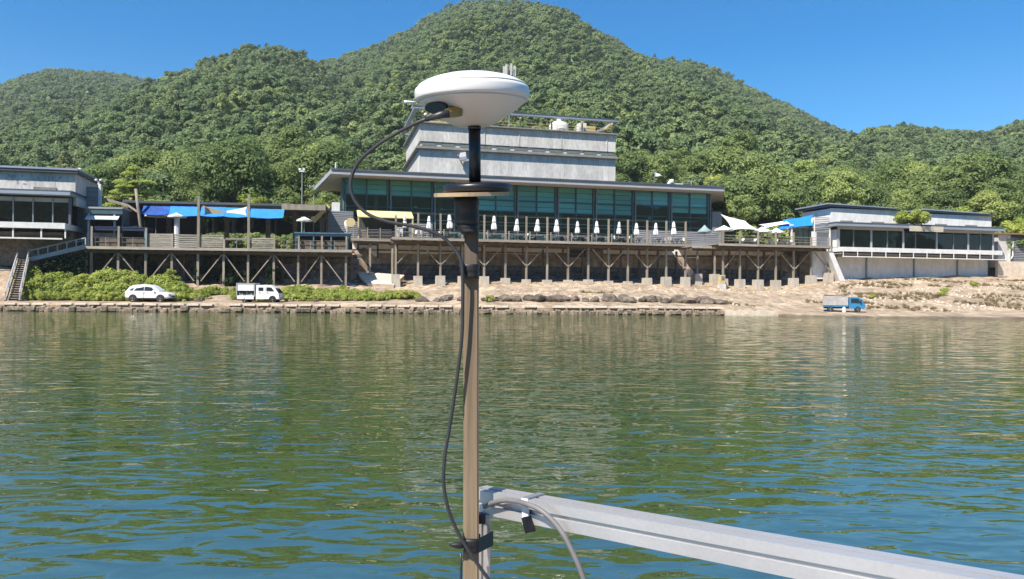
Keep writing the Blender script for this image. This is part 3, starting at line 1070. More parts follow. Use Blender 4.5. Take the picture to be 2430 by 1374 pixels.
# set-back link between long and right terraces, with slatted railing
sA, sB = M.s(1642, 2.2), M.s(1706, 2.2)
T = Thing(M, 'terrace_link', 'short set-back terrace section with slatted railing beside the glass hall', 'terrace', (sA, 2.2, Z_MAIN - 4))
T.part('deck_floor', MB().box(sA, sB, 2.2, 7.5, Z_MAIN - .12, Z_MAIN + .02), 'wood_board')
T.part('edge_board', MB().box(sA, sB, 2.1, 2.195, Z_MAIN - .3, Z_MAIN + .06), 'wood_board')
T.part('beam', MB().box(sA, sB, 2.6, 2.84, Z_MAIN - .6, Z_MAIN - .31), 'wood_dark')
for x in (1655, 1696):
    s = M.s(x, 2.7)
    T.part('post', MB().bar((s, 2.7, 3.8), (s, 2.7, Z_MAIN - .605), 0.2), 'wood_grey')
    T.part('footing', MB().box(s - .5, s + .5, 2.25, 3.25, 3.0, 4.7), 'footing')
for k in range(5):
    T.part('rail_board', MB().box(sA, sB, 2.25, 2.29, Z_MAIN + .2 + k * .26, Z_MAIN + .3 + k * .26), 'siding')

# right terrace
RP_px = (1716, 1756, 1799, 1841, 1883, 1925, 1966)
RP = [M.s(x, 1.4) for x in RP_px]
br = []
for i in range(6):
    zt, zb = Z_RIGHT - 0.8, Z_RIGHT - 3.1
    br.append((RP[i] + .15, zb, RP[i + 1] - .4, zt) if i % 2 == 0 else (RP[i] + .4, zt, RP[i + 1] - .15, zb))
up = [(M.s(x, .24), Z_RIGHT + (1.75 if i < 5 else 1.2), 0.2) for i, x in enumerate(RP_px)]
TR = terrace(M, 'timber_terrace', 'right timber terrace on footed posts under white shade sails', RP, M.s(1706, 0), M.s(1977, 0), 6.4, Z_RIGHT, 1.4, True, br, up)
RU = [u[0] for u in up]
for a, b in zip(RU[:-1], RU[1:]):
    for z in (0.4, 0.75, 1.1):
        TR.part('rail_board', MB().box(a + .1, b - .1, .26, .3, Z_RIGHT + z, Z_RIGHT + z + .06), 'wood_grey', fix=False)

# small timber stack and sign box beside a footing
s = M.s(1716, 0.1)
p = M.w(s, 0.3)
g = ground(p.x, p.y, False)
T = Thing(M, 'crate_stack', 'small yellow timber crate stack against the footing below shade sail', 'crate', (s, 0.3, g))
T.part('base_block', MB().box(s - .5, s + .4, 0.0, .7, g - .3, g + .55), 'concrete')
T.part('crate', MB().box(s - .42, s + .32, .05, .65, g + .56, g + 1.0), 'yellow_paint')
T.part('crate', MB().box(s - .4, s + .3, .05, .65, g + 1.02, g + 1.75), 'yellow_paint')
T.part('front_panel', MB().box(s - .25, s + .15, -.02, .04, g + 1.2, g + 1.6), 'steel_grey')

# ------------------------------------------------------------------ lower wall of the glass hall (under the terrace)
def lower_wall():
    s0, s1 = M.s(836, 6.3), M.s(1976, 6.3)
    T = Thing(M, 'lower_wall', 'cream plastered basement wall in shade behind the terrace posts', 'wall', (s0, 6.3, 4.5))
    n = 22
    for i in range(n):
        a, b = s0 + (s1 - s0) * i / n, s0 + (s1 - s0) * (i + 1) / n
        if i in (0,):
            b = b
        T.part('panel', MB().box(a + .015, b - .015, 6.3, 6.7, 4.3, Z_MAIN - .15), 'white_wall', fix=False)
    T.part('band', MB().box(s0, s1, 6.2, 6.29, Z_MAIN - 1.25, Z_MAIN - 1.1), 'wood_dark')
    a, b = M.s(852, 6.2), M.s(894, 6.2)
    zt, zb = M.z(870, 582, 6.2), M.z(870, 616, 6.2)
    d = T.part('door', MB().box(a, b, 6.2, 6.295, zb, zt), 'white_paint')
    T.part('door_frame', MB().box(a - .22, a - .01, 6.15, 6.29, zb, zt + .22).box(b + .01, b + .22, 6.15, 6.29, zb, zt + .22).box(a - .01, b + .01, 6.15, 6.29, zt + .01, zt + .22), 'roof_dark', d)
    T.part('door_seam', MB().box((a + b) / 2 - .03, (a + b) / 2 + .03, 6.17, 6.198, zb, zt), 'steel_grey', d)
    a, b = M.s(1352, 6.2), M.s(1428, 6.2)
    zt, zb = M.z(1390, 593, 6.2), M.z(1390, 630, 6.2)
    d = T.part('opening', MB().box(a, b, 6.21, 6.296, zb, zt), 'interior')
    T.part('grey_door', MB().box((a + b) / 2, b - .05, 6.16, 6.208, zb, zt - .1), 'concrete_dark', d)
    a, b = M.s(1634, 6.2), M.s(1654, 6.2)
    T.part('door', MB().box(a, b, 6.21, 6.296, 5.2, 7.2), 'white_paint')
lower_wall()
# concrete ramp slab left, catching the sun
p0, p1 = M.s(862, 2.0, 640), M.s(972, 1.0, 650)
g0 = 3.0
solo(M, 'concrete_ramp', 'tilted pale concrete slab beside the basement door', 'slab',
     MB().hexa([(p0 + .6, 1.2, 2.6), (p0 + 3.4, 0.8, 2.5), (p0 + 4.9, 3.6, 3.5), (p0 - .6, 4.4, 3.9),
                (p0 + .4, 1.1, 3.0), (p0 + 3.5, 0.7, 2.9), (p0 + 5.0, 3.5, 4.1), (p0 - .8, 4.3, 4.5)]), 'cap_stone', (p0 + 2, 2, 2.6))

# ------------------------------------------------------------------ glass hall
mat('blind_pale', (0.5, 0.48, 0.44), (0.4, 0.38, 0.35), scale=1, rough=0.8)
def glass_hall():
    tf = 10.0
    sL, sR = M.s(815, tf), M.s(1684, tf)
    ztop = 16.55
    T = Thing(M, 'glass_hall', 'wide glass-fronted hall under a broad flat projecting roof', 'building', (sL, tf, Z_MAIN))
    tb = tf + 13
    T.part('floor', MB().box(sL, sR, tf + .3, tb, Z_MAIN - .2, Z_MAIN), 'interior_floor')
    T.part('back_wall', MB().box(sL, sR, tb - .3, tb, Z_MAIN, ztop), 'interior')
    T.part('side_wall', MB().box(sL - .1, sL + .1, tf + .45, tb - .3, Z_MAIN, ztop), 'siding')
    T.part('side_wall', MB().box(sR - .1, sR + .1, tf + .45, tb - .3, Z_MAIN, ztop), 'siding')
    for k in range(6):
        s = sL + (sR - sL) * (k + .5) / 6
        T.part('inner_column', MB().bar((s, tf + 4, Z_MAIN), (s, tf + 4, ztop), 0.5), 'frame_teal', fix=False)
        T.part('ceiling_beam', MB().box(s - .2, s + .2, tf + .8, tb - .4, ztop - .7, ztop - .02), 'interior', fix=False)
    for z in (11.2, 12.6):
        T.part('gallery_rail', MB().box(sL + .4, sR - .4, tf + 2.2, tf + 2.35, z, z + .18), 'frame_grey')
    ri = random.Random(41)
    for k in range(14):
        s = sL + 2 + (sR - sL - 4) * k / 13 + ri.uniform(-.5, .5)
        t = tf + ri.uniform(1.2, 3.4)
        z = ri.uniform(12.4, 13.6)
        lp = T.part('pendant_lamp', MB().lathe([(.05, .3), (.12, .25), (.35, 0), (.33, -.02)], (s, t, z), 12), 'white_paint')
        T.part('cord', MB().tube([(s, t, z + .3), (s, t, ztop - .05)], .015, 5), 'roof_dark', lp)
    for k in range(16):
        s = sL + 3 + (sR - sL - 6) * k / 15 + ri.uniform(-.6, .6)
        w, h = ri.uniform(.5, 1.4), ri.uniform(.7, 1.9)
        T.part('furniture', MB().box(s - w, s + w, tf + 1.5, tf + 2.1, Z_MAIN + .002, Z_MAIN + h), ri.choice(('wood_grey', 'concrete_dark', 'wood_dark', 'blind_pale')))
    # roof
    zr0, zr1 = 16.6, 17.05
    fl, fr = M.s(787, 7.3, 412), M.s(1718, 7.3, 450)
    bl = M.s(748, 23, 455)
    br_ = M.s(1722, 23, 450)
    T.part('soffit', MB().slab([(fl + .05, 7.36), (fr - .05, 7.36), (br_ - .05, 23.4), (bl + .05, 23.4)], zr0, zr0 + .06), 'soffit')
    rf = T.part('roof', MB().slab([(fl + .02, 7.33), (fr - .02, 7.33), (br_, 23.5), (bl, 23.5)], zr0 + .062, zr1), 'roof_dark')
    T.part('fascia', MB().box(fl, fr, 7.22, 7.32, zr0 - .02, zr0 + .44), 'fascia', rf)
    T.part('eave_cap', MB().box(fl - .04, fr + .04, 7.1, 7.5, zr1 + .002, zr1 + .22), 'roof_dark', rf)
    T.part('roof_edge', MB().hexa([(bl - .12, 23.5, zr0), (bl, 23.5, zr0), (fl, 7.34, zr0), (fl - .12, 7.34, zr0), (bl - .12, 23.5, zr1 + .1), (bl, 23.5, zr1 + .1), (fl, 7.34, zr1 + .1), (fl - .12, 7.34, zr1 + .1)]), 'fascia', rf)
    # bays
    cols = [815, 923, 1028, 1127, 1225, 1321, 1411, 1504, 1590, 1682]
    S = [M.s(x, tf) for x in cols]
    for s in S:
        c = T.part('column', MB().box(s - .28, s - .12, tf - .12, tf + .2, Z_MAIN, ztop), 'frame_teal', fix=False)
        T.part('column', MB().box(s + .12, s + .28, tf - .12, tf + .2, Z_MAIN, ztop), 'frame_grey' if s != S[0] else 'frame_teal', fix=False)
        T.part('column_glass', MB().box(s - .119, s + .119, tf - .02, tf + .02, Z_MAIN, ztop), 'glass_teal', fix=False)
    lev = [Z_MAIN, 10.0, 11.5, 13.0, 14.5, ztop]
    lev_hi = {0: 14.55, 1: 14.55, 2: 14.5, 3: 13.0, 4: 13.0, 5: 13.0, 6: 13.0, 7: 14.6, 8: 13.6}
    rb = random.Random(2)
    for i in range(9):
        a, b = S[i] + .285, S[i + 1] - .285
        mid = (a + b) / 2
        T.part('mullion', MB().box(mid - .06, mid + .06, tf - .1, tf + .1, Z_MAIN, ztop), 'frame_teal', fix=False)
        for z in lev[1:-1]:
            T.part('transom', MB().box(a, b, tf - .08, tf + .08, z - .045, z + .045), 'frame_teal' if z > 12 else 'frame_grey', fix=False)
        for h0, h1 in ((a, mid - .062), (mid + .062, b)):
            for z0, z1 in zip(lev[:-1], lev[1:]):
                T.part('pane', MB().box(h0, h1, tf - .012, tf + .012, z0 + .046, z1 - .046), 'glass_teal', fix=False)
            bz = lev_hi[i] + rb.uniform(-.05, .05)
            n = max(2, int((ztop - bz) / 0.62))
            for k in range(n):
                za, zb = bz + (ztop - bz) * k / n, bz + (ztop - bz) * (k + 1) / n
                T.part('blind', MB().box(h0 + .04, h1 - .04, tf + .22 + .04 * (k % 2), tf + .25 + .04 * (k % 2), za + .03, zb - .03), 'blind', fix=False)
    # slatted cladding in front of the glass foot, left and right
    for x0, x1, tt, z0, z1 in ((778, 1026, tf - .45, Z_MAIN + .05, 12.2), (1506, 1702, tf - .45, Z_MAIN + .05, 11.0)):
        a, b = M.s(x0, tt), M.s(x1, tt)
        z = z0
        k = 0
        while z < z1:
            e = b
            if x0 < 800 and z > 11.0:
                e = M.s(838, tt)
            T.part('slat', MB().box(a, e, tt, tt + .08, z, z + .16), 'siding', fix=False)
            z += .26
        T.part('slat_backing', MB().box(a + .05, b - .05 if x0 > 800 else M.s(838, tt), tt + .1, tt + .2, z0, z1 - .3 if x0 > 800 else z1), 'siding' if x0 < 800 else 'frame_grey')
        if x0 < 800:
            T.part('slat_backing', MB().box(M.s(838, tt) + .01, b - .05, tt + .1, tt + .2, z0, 10.9), 'siding')
    # small light block on the left corner wall
    s = M.s(797, tf, 462)
    T.part('corner_block', MB().box(s - .5, s + .5, tf + .1, tf + 1.2, 12.25, 13.4), 'white_paint')
    s0, s1 = M.s(1688, tf), M.s(1710, tf)
    T.part('end_wall', MB().box(s0, s1, tf - .3, tf + 6, Z_MAIN, M.z(1700, 503, tf)), 'concrete_dark')
glass_mat('glass_teal', (0.76, 0.96, 0.94), ior=1.42)
mat('slot_glass', (0.2, 0.22, 0.19), (0.13, 0.145, 0.13), scale=1.5, rough=0.4)
glass_mat('glass_dark', (0.34, 0.43, 0.45))
glass_hall()

# things on the hall roof
zr = 17.28
def roof_thing(name, label, cat, x, y, t, build):
    s, z = M.px(x, y, t)
    T = Thing(M, name, label, cat, (s, t, zr))
    build(T, s, t)
s = M.s(795, 9)
solo(M, 'roof_post', 'short white post at the left corner of the hall roof', 'post', MB().bar((s, 9, 17.04), (s, 9, 18.3), 0.16), 'white_paint', (s, 9, 17.04))
def hvac(T, s, t):
    T.part('casing', MB().box(s - .75, s + .75, t - .4, t + .4, 17.1, 17.75), 'white_paint')
    T.part('fan_grille', MB().lathe([(.26, -.04), (.26, .02)], (s - .3, t - .42, 17.43), 14, 'y'), 'roof_dark')
    T.part('foot', MB().box(s - .7, s - .5, t - .38, t + .38, 17.055, 17.095).box(s + .5, s + .7, t - .38, t + .38, 17.055, 17.095), 'steel_grey')
roof_thing('air_conditioner', 'white air conditioning unit at the left end of the hall roof', 'air conditioner', 870, 392, 11, hvac)
def vent(T, s, t):
    T.part('cowl', MB().tube([(s - .8, t, 17.06), (s - .8, t, 17.75), (s - .6, t - .1, 18.0), (s - .25, t - .25, 18.0)], [.3, .3, .36, .4], 14), 'white_paint', smooth=True)
    T.part('duct', MB().box(s - .25, s + 1.2, t - .4, t + .4, 17.06, 17.8), 'white_paint')
roof_thing('roof_vent', 'white cowl vent and duct at the right end of the hall roof', 'vent', 1600, 428, 10, vent)
s = M.s(1640, 9)
solo(M, 'roof_rail', 'thin rail with short post on the right end of the hall roof', 'railing', MB().bar((s, 9, 17.05), (s, 9, 18.1), 0.1).bar((s - 1.8, 9, 17.7), (s - .06, 9, 17.7), 0.05), 'fascia', (s, 9, 17.05))
def flag(T, s, t):
    T.part('pole', MB().tube([(s, t, 17.06), (s, t, 20.0)], .035, 8), 'steel_grey')
    m = MB()
    vs, fs = [], []
    for i in range(7):
        for k in range(2):
            h = (.5 * (1 - i / 6.5)) * (1 if k else -1) * .8
            vs.append((s + .04 + i * .19, t + .08 * math.sin(i * 1.1), 19.35 + h * .9 - i * .02))
    for i in range(6):
        fs.append((2 * i, 2 * i + 2, 2 * i + 3, 2 * i + 1))
    m.add(vs, fs)
    T.part('pennant', m, 'white_cloth')
roof_thing('flag', 'white triangular pennant on a thin pole on the hall roof', 'flag', 1553, 430, 12, flag)

# ------------------------------------------------------------------ concrete tower block
def tower():
    tf = 14.0
    s0, s1 = M.s(996, tf, 340), M.s(1461, tf, 340)
    dep = 17.0
    zt = M.z(1220, 306, tf)
    z_slot1, z_slot0 = M.z(1220, 347, tf), M.z(1220, 356, tf)
    z_led = M.z(1220, 361, tf)
    zb = 17.06
    T = Thing(M, 'concrete_tower', 'pale board-marked concrete tower block rising behind the glass hall', 'building', (s0, tf, zb))
    T.part('core', MB().box(s0 + .2, s1 - .2, tf + .2, tf + dep - .2, zb, zt - .05), 'concrete')
    n = 11
    for i in range(n):
        a, b = s0 + (s1 - s0) * i / n, s0 + (s1 - s0) * (i + 1) / n
        T.part('panel', MB().box(a + .006, b - .006, tf, tf + .19, z_slot1, zt), 'concrete', fix=False)
        T.part('panel', MB().box(a + .006, b - .006, tf, tf + .19, zb, z_led - .25), 'concrete', fix=False)
        w = T.part('window', MB().box(a + .35, b - .35, tf + .1, tf + .18, z_slot0, z_slot1 - .03), 'slot_glass', fix=False)
    for i in range(5):
        a, b = tf + .2 + (dep - .2) * i / 5, tf + .2 + (dep - .2) * (i + 1) / 5
        T.part('panel', MB().box(s0, s0 + .19, a + .006, b - .006, z_slot1, zt), 'concrete', fix=False)
        T.part('panel', MB().box(s0, s0 + .19, a + .006, b - .006, zb, z_led - .25), 'concrete', fix=False)
    T.part('ledge', MB().box(s0 - .55, s1 + .15, tf - .55, tf + dep, z_led - .24, z_led), 'concrete_dark')
    T.part('ledge_strip', MB().box(s0 - .3, s1 + .1, tf - .3, tf + dep - .5, z_led + .003, z_led + .14), 'concrete_dark')
    T.part('coping', MB().box(s0 - .5, s1 + .1, tf - .5, tf + dep, zt + .003, zt + .16), 'concrete_dark')
    # open flat roof frame on posts
    fz = M.z(1330, 280, tf - .5)
    fr = T.part('roof_frame', MB().box(s0 - .9, s1 + .15, tf - .9, tf - .3, fz - .1, fz + .16).box(s0 - .9, s0 - .3, tf - .3, tf + dep, fz - .1, fz + .16)
                .box(s1 - .4, s1 + .15, tf - .3, tf + dep, fz - .1, fz + .16).box(s0 - .3, s1 - .4, tf + dep - .6, tf + dep, fz - .1, fz + .16), 'roof_metal')
    T.part('roof_sheet', MB().box(s0 - .95, s1 + .2, tf - .95, tf - .2, fz + .163, fz + .26), 'roof_dark', fr)
    for i in range(7):
        s = s0 + .4 + (s1 - s0 - .9) * i / 6
        T.part('frame_post', MB().bar((s, tf + .2, zt + .16), (s, tf + .2, fz - .102), .2), 'yellow_paint', fix=False)
    for z in (.5, .9):
        T.part('guard_rail', MB().tube([(s0 + .4, tf + .6, zt + .16 + z), (s1 - .5, tf + .6, zt + .16 + z)], .03, 6), 'yellow_paint')
    for x in (1012, 1180, 1435):
        s = M.s(x, tf + .8, 300)
        T.part('stay', MB().bar((s - .8, tf + .3, zt + .17), (s + .9, tf + .9, fz - .15), .28), 'yellow_paint')
    # thin downpipes
    for x in (1150, 1232, 1332, 1440):
        s = M.s(x, tf, 330)
        T.part('downpipe', MB().tube([(s, tf - .06, z_slot1 + .05), (s, tf - .06, zt - .3)], .05, 6), 'concrete')
    # clerestory strip at the foot
    a, m1, b = M.s(1000, tf - .4, 405), M.s(1285, tf - .4, 412), s1
    T.part('clerestory', MB().box(s0 + .1, m1, tf - .5, tf - .03, 17.3, 17.95), 'teal_strip')
    T.part('clerestory_end', MB().box(m1 + .01, s1 - .1, tf - .4, tf - .03, 17.3, 17.8), 'concrete_dark')
    T.part('clerestory_post', MB().box(m1 - .14, m1 + .14, tf - .6, tf - .51, 17.3, 18.0), 'white_paint')
    return s0, s1, tf, zt, fz, dep
mat('teal_strip', (0.3, 0.4, 0.4), (0.22, 0.31, 0.32), scale=0.8, rough=0.5)
TS0, TS1, TTF, TZT, TFZ, TDEP = tower()

s, z = M.px(1326, 300, TTF + 2.2)
zb = TZT + .17
T = Thing(M, 'water_tank', 'round white rooftop water tank with domed lid', 'water tank', (s, TTF + 2.2, zb))
T.part('tank_body', MB().lathe([(1.35, 0), (1.4, .1), (1.4, 1.3), (1.25, 1.5)], (s, TTF + 2.2, zb), 24), 'white_paint', smooth=True)
T.part('tank_lid', MB().lathe([(1.24, 1.5), (.8, 1.75), (.3, 1.9), (.28, 2.35), (.1, 2.45)], (s, TTF + 2.2, zb), 24), 'white_paint', smooth=True)
for k in range(6):
    a = k * 1.05
    T.part('tank_rib', MB().bar((s + 1.43 * math.cos(a), TTF + 2.2 + 1.43 * math.sin(a), zb + .1), (s + 1.43 * math.cos(a), TTF + 2.2 + 1.43 * math.sin(a), zb + 1.3), .07), 'concrete')
s, z = M.px(1392, 305, TTF + 1.2)
T = Thing(M, 'rooftop_cabinet', 'white and yellow equipment cabinet on the tower roof right of the tank', 'cabinet', (s, TTF + 1.2, zb))
T.part('cabinet', MB().box(s - 1.3, s - .2, TTF + .7, TTF + 1.9, zb, zb + 1.5), 'white_paint')
T.part('cabinet', MB().box(s - .19, s + 1.2, TTF + .7, TTF + 1.5, zb, zb + 1.1), 'yellow_paint')
s, z = M.px(1055, 285, TTF + 3)
T = Thing(M, 'rooftop_cabinet', 'yellow and grey rooftop boxes at the left end of the tower roof', 'cabinet', (s, TTF + 3, zb))
T.part('cabinet', MB().box(s - 2.2, s + .3, TTF + 2.4, TTF + 3.4, zb, zb + .8), 'yellow_paint')
T.part('cabinet', MB().box(s + .31, s + 1.2, TTF + 2.4, TTF + 3.2, zb, zb + .55), 'concrete_dark')
s, z = M.px(1010, 272, TTF + 1.5)
T = Thing(M, 'globe_lamp', 'round white globe lamp under the tower roof frame', 'lamp', (s, TTF + 1.5, zb))
T.part('globe', MB().lathe([(.02, -.26), (.18, -.19), (.27, 0), (.18, .19), (.02, .26)], (s, TTF + 1.5, z), 14), 'white_paint', smooth=True)
T.part('stem', MB().tube([(s, TTF + 1.5, zb), (s, TTF + 1.5, z - .2)], .04, 6), 'steel_grey')
# cell antenna cluster on a mast
s, _ = M.px(1209, 170, TTF + 8)
z1, z0 = M.z(1209, 158, TTF + 8), M.z(1209, 178, TTF + 8)
T = Thing(M, 'antenna_mast', 'cluster of grey panel antennas on a mast above the tower', 'antenna mast', (s, TTF + 8, zb))
T.part('mast', MB().tube([(s, TTF + 8, zb), (s, TTF + 8, z1 + .2)], .09, 8), 'steel_grey')
for k in range(7):
    a = 2 * math.pi * k / 7 + .3
    c = (s + .85 * math.cos(a), TTF + 8 + .85 * math.sin(a))
    T.part('panel_antenna', MB().box(c[0] - .14, c[0] + .14, c[1] - .1, c[1] + .1, z0 - .3, z1 + .1 * (k % 3)), 'concrete', fix=False)
    T.part('bracket', MB().bar((s, TTF + 8, (z0 + z1) / 2), (c[0], c[1], (z0 + z1) / 2), .06), 'steel_grey', fix=False)
s, z = M.px(972, 243, TTF + 4)
T = Thing(M, 'horn_speaker', 'small white horn loudspeaker on a pole at the tower corner', 'loudspeaker', (s, TTF + 4, zb))
T.part('horn', MB().tube([(s - .75, TTF + 4, z - .02), (s - .3, TTF + 4, z + .03), (s + .5, TTF + 4, z + .1), (s + .9, TTF + 4, z + .1)], [.3, .2, .12, .16], 12), 'white_paint', smooth=True)
T.part('pole', MB().tube([(s + .4, TTF + 4, zb), (s + .4, TTF + 4, z)], .05, 6), 'steel_grey')
# floodlight on the tower front
s, z = M.px(1099, 373, TTF - .8)
T = Thing(M, 'floodlight', 'white floodlight bracketed to the tower front', 'floodlight', (s, TTF - .8, z))
T.part('housing', MB().hexa([(s - .5, TTF - 1.1, z - .1), (s + .35, TTF - 1.1, z + .1), (s + .35, TTF - .5, z + .1), (s - .5, TTF - .5, z - .1),
                             (s - .4, TTF - 1.1, z + .55), (s + .3, TTF - 1.1, z + .7), (s + .3, TTF - .5, z + .7), (s - .4, TTF - .5, z + .55)]), 'white_paint')
T.part('lamp_face', MB().hexa([(s - .45, TTF - 1.2, z - .55), (s + .5, TTF - 1.2, z - .35), (s + .5, TTF - .5, z - .35), (s - .45, TTF - .5, z - .55),
                               (s - .48, TTF - 1.1, z - .11), (s + .38, TTF - 1.1, z + .09), (s + .38, TTF - .5, z + .09), (s - .48, TTF - .5, z - .11)]), 'steel_grey')
T.part('bracket', MB().bar((s - .6, TTF - .8, z + .1), (s - .75, TTF - .02, z + .6), .12), 'steel_grey')
mat('green_panel', (0.3, 0.4, 0.3), (0.22, 0.31, 0.23), scale=1.2, rough=0.4)

# ------------------------------------------------------------------ left building
def left_building():
    s0, s1 = LB.s(-120, 0), LB.s(166, 0)
    zg_ = LB.z(80, 530, 0)            # glass storey floor
    zc = LB.z(80, 470, 0)             # glass storey top
    T = Thing(LB, 'riverside_building', 'left concrete building with glazed dining room over a stone base', 'building', (s1, 0, 5.0))
    # stone base and supports
    T.part('stone_base', MB().box(s0, s1 - .2, 1.5, 9, 4.6, zg_ - .75), 'stone_warm')
    # projecting white slab
    T.part('floor_slab', MB().box(s0, s1, -1.6, 9, zg_ - .62, zg_ - .02), 'white_paint')
    fr = T.part('under_rail', MB().box(s0, s1 - .3, -1.45, -1.33, zg_ - 1.75, zg_ - 1.6), 'white_paint')
    for x in (-40, 31, 98, 155):
        s = LB.s(x, -1.4, 550)
        T.part('hanger', MB().box(s - .07, s + .07, -1.44, -1.34, zg_ - 1.599, zg_ - .622), 'white_paint', fr)
    T.part('under_floor', MB().box(s0, s1 - .4, -1.2, 1.49, zg_ - 1.2, zg_ - 1.0), 'wood_dark')
    # dining room
    T.part('floor', MB().box(s0, s1 - .1, .2, 9, zg_ - .018, zg_ + .05), 'interior_floor')
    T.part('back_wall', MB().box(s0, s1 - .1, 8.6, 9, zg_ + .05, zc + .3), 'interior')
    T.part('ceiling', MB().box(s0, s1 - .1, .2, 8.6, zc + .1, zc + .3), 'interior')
    for x in (45, 115):
        s = LB.s(x, 4)
        T.part('inner_partition', MB().box(s - .1, s + .1, 3, 8.5, zg_ + .06, zc), 'concrete_dark')
    for x in (-60, 31, 78, 125, 164):
        s = LB.s(x, 0)
        T.part('mullion', MB().box(s - .06, s + .06, -.06, .1, zg_ + .0, zc + .1), 'frame_grey')
    xs = [LB.s(x, 0) for x in (-120, -60, 31, 78, 125, 164)]
    for a, b in zip(xs[:-1], xs[1:]):
        T.part('pane', MB().box(a + .065, b - .065, 0, .025, zg_ + .01, zc - .4), 'glass_dark', fix=False)
        T.part('blind', MB().box(a + .08, b - .08, .03, .06, zc - .38, zc + .08), 'blind_pale', fix=False)
    for x in (-20, 20, 60, 105, 145):
        s = LB.s(x, 2.5)
        T.part('dining_table', MB().box(s - .55, s + .55, 2.2, 3.0, zg_ + .72, zg_ + .78).box(s - .06, s + .06, 2.54, 2.66, zg_ + .05, zg_ + .719), 'white_paint')
        T.part('pendant_lamp', MB().lathe([(.04, .25), (.3, 0), (.28, -.02)], (s + .3, 2.6, zc - .9), 10), 'white_paint')
    T.part('corner_post', MB().box(s1 - .14, s1 + .1, -.1, .25, zg_ - .01, zc + .1), 'roof_dark')
    # canopy slab and upper storey
    T.part('canopy', MB().box(s0, s1 + .3, -1.1, 9, zc + .31, zc + .62), 'roof_metal')
    T.part('canopy_edge', MB().box(s0, s1 + .4, -.9, 9, zc + .622, zc + .82), 'roof_dark')
    zu0, zu1 = zc + .84, LB.z(100, 409, .6)
    u1 = LB.s(178, .6)
    n = 6
    for i in range(n):
        a, b = s0 + (u1 - s0) * i / n, s0 + (u1 - s0) * (i + 1) / n
        T.part('panel', MB().box(a + .008, b - .008, .6, .9, zu0, zu1), 'concrete', fix=False)
    T.part('side_wall', MB().box(u1 - .3, u1 - .01, .91, 9, zu0 - 1.4, zu1), 'concrete')
    T.part('upper_core', MB().box(s0, u1 - .31, .92, 9, zu0, zu1 - .05), 'concrete')
    T.part('vent_band', MB().box(LB.s(78, .5), LB.s(132, .5), .5, .595, zu0 + .12, zu0 + .42), 'concrete_dark')
    rf = T.part('roof', MB().box(s0, u1 + .35, .1, 9.5, zu1 + .003, zu1 + .28), 'roof_dark')
    T.part('roof_sheet', MB().box(s0, u1 + .4, .0, 9.5, zu1 + .283, zu1 + .48), 'roof_metal', rf)
    # faded grey lettering on the concrete band, too worn to read
    m = MB()
    for (xa, ya, xb, yb) in ((20, 414, 26, 420), (19, 427, 32, 427), (30, 414, 30, 424), (35, 415, 36, 421), (36, 425, 41, 425), (42, 428, 42, 437), (52, 416, 53, 419),
                             (59, 428, 69, 429), (78, 427, 82, 424), (90, 419, 92, 427), (92, 429, 102, 429), (106, 421, 107, 430), (116, 418, 116, 430), (125, 419, 124, 429),
                             (131, 429, 137, 428), (140, 424, 146, 419), (55, 436, 63, 437)):
        a, b = LB.px(xa, ya, .6), LB.px(xb, yb, .6)
        m.bar((a[0], .592, a[1]), (b[0], .592, b[1]), .012, .2, up=(0, 0, 1) if abs(a[0] - b[0]) > .2 else (1, 0, 0))
    T.part('faded_lettering', m, 'worn_letter', kind='stuff')
    s, z = LB.px(188, 402, 1.0)
    L_ = Thing(LB, 'globe_lamp', 'small white globe lamp on the left building roof corner', 'lamp', (s, 1.2, zu1))
    L_.part('globe', MB().lathe([(.02, -.2), (.15, -.14), (.2, 0), (.15, .14), (.02, .2)], (s, 1.2, z), 12), 'white_paint', smooth=True)
    L_.part('stem', MB().tube([(s, 1.2, zu1 + .2), (s, 1.2, z - .15)], .03, 6), 'steel_grey')
mat('worn_letter', (0.31, 0.305, 0.305), (0.39, 0.385, 0.385), scale=2.5, rough=0.9)
left_building()

# slatted screen wall, lamp and drinks kiosk between left building and left terrace
a, b = LD.s(183, 4), LD.s(232, 4)
z0, z1 = Z_LEFT, LD.z(205, 446, 4)
T = Thing(LD, 'slatted_screen', 'grey slatted screen wall right of the left building', 'screen wall', (a, 4, z0))
T.part('backing', MB().box(a, b, 4.1, 4.25, z0 - .4, z1), 'siding')
z = z0 + .1
while z < z1:
    T.part('slat', MB().box(a - .02, b + .02, 4.0, 4.08, z, z + .15), 'siding', fix=False)
    z += .24
T.part('end_post', MB().box(b + .03, b + .28, 3.95, 4.3, z0 - .3, z1 + .5), 'white_paint')
s, z = LD.px(235, 437, 4.1)
T = Thing(LD, 'twin_spotlight', 'pair of small white spotlights on the slatted screen post', 'spotlight', (s, 4.1, z1 + .5))
T.part('stem', MB().tube([(s - .05, 4.1, z1 + .45), (s - .05, 4.1, z + .3)], .12, 8), 'white_paint')
for d in (-.25, .25):
    T.part('lamp_head', MB().lathe([(.03, -.15), (.15, -.08), (.17, .08), (.05, .16)], (s + d - .02, 4.0, z + .42), 10), 'white_paint', smooth=True)

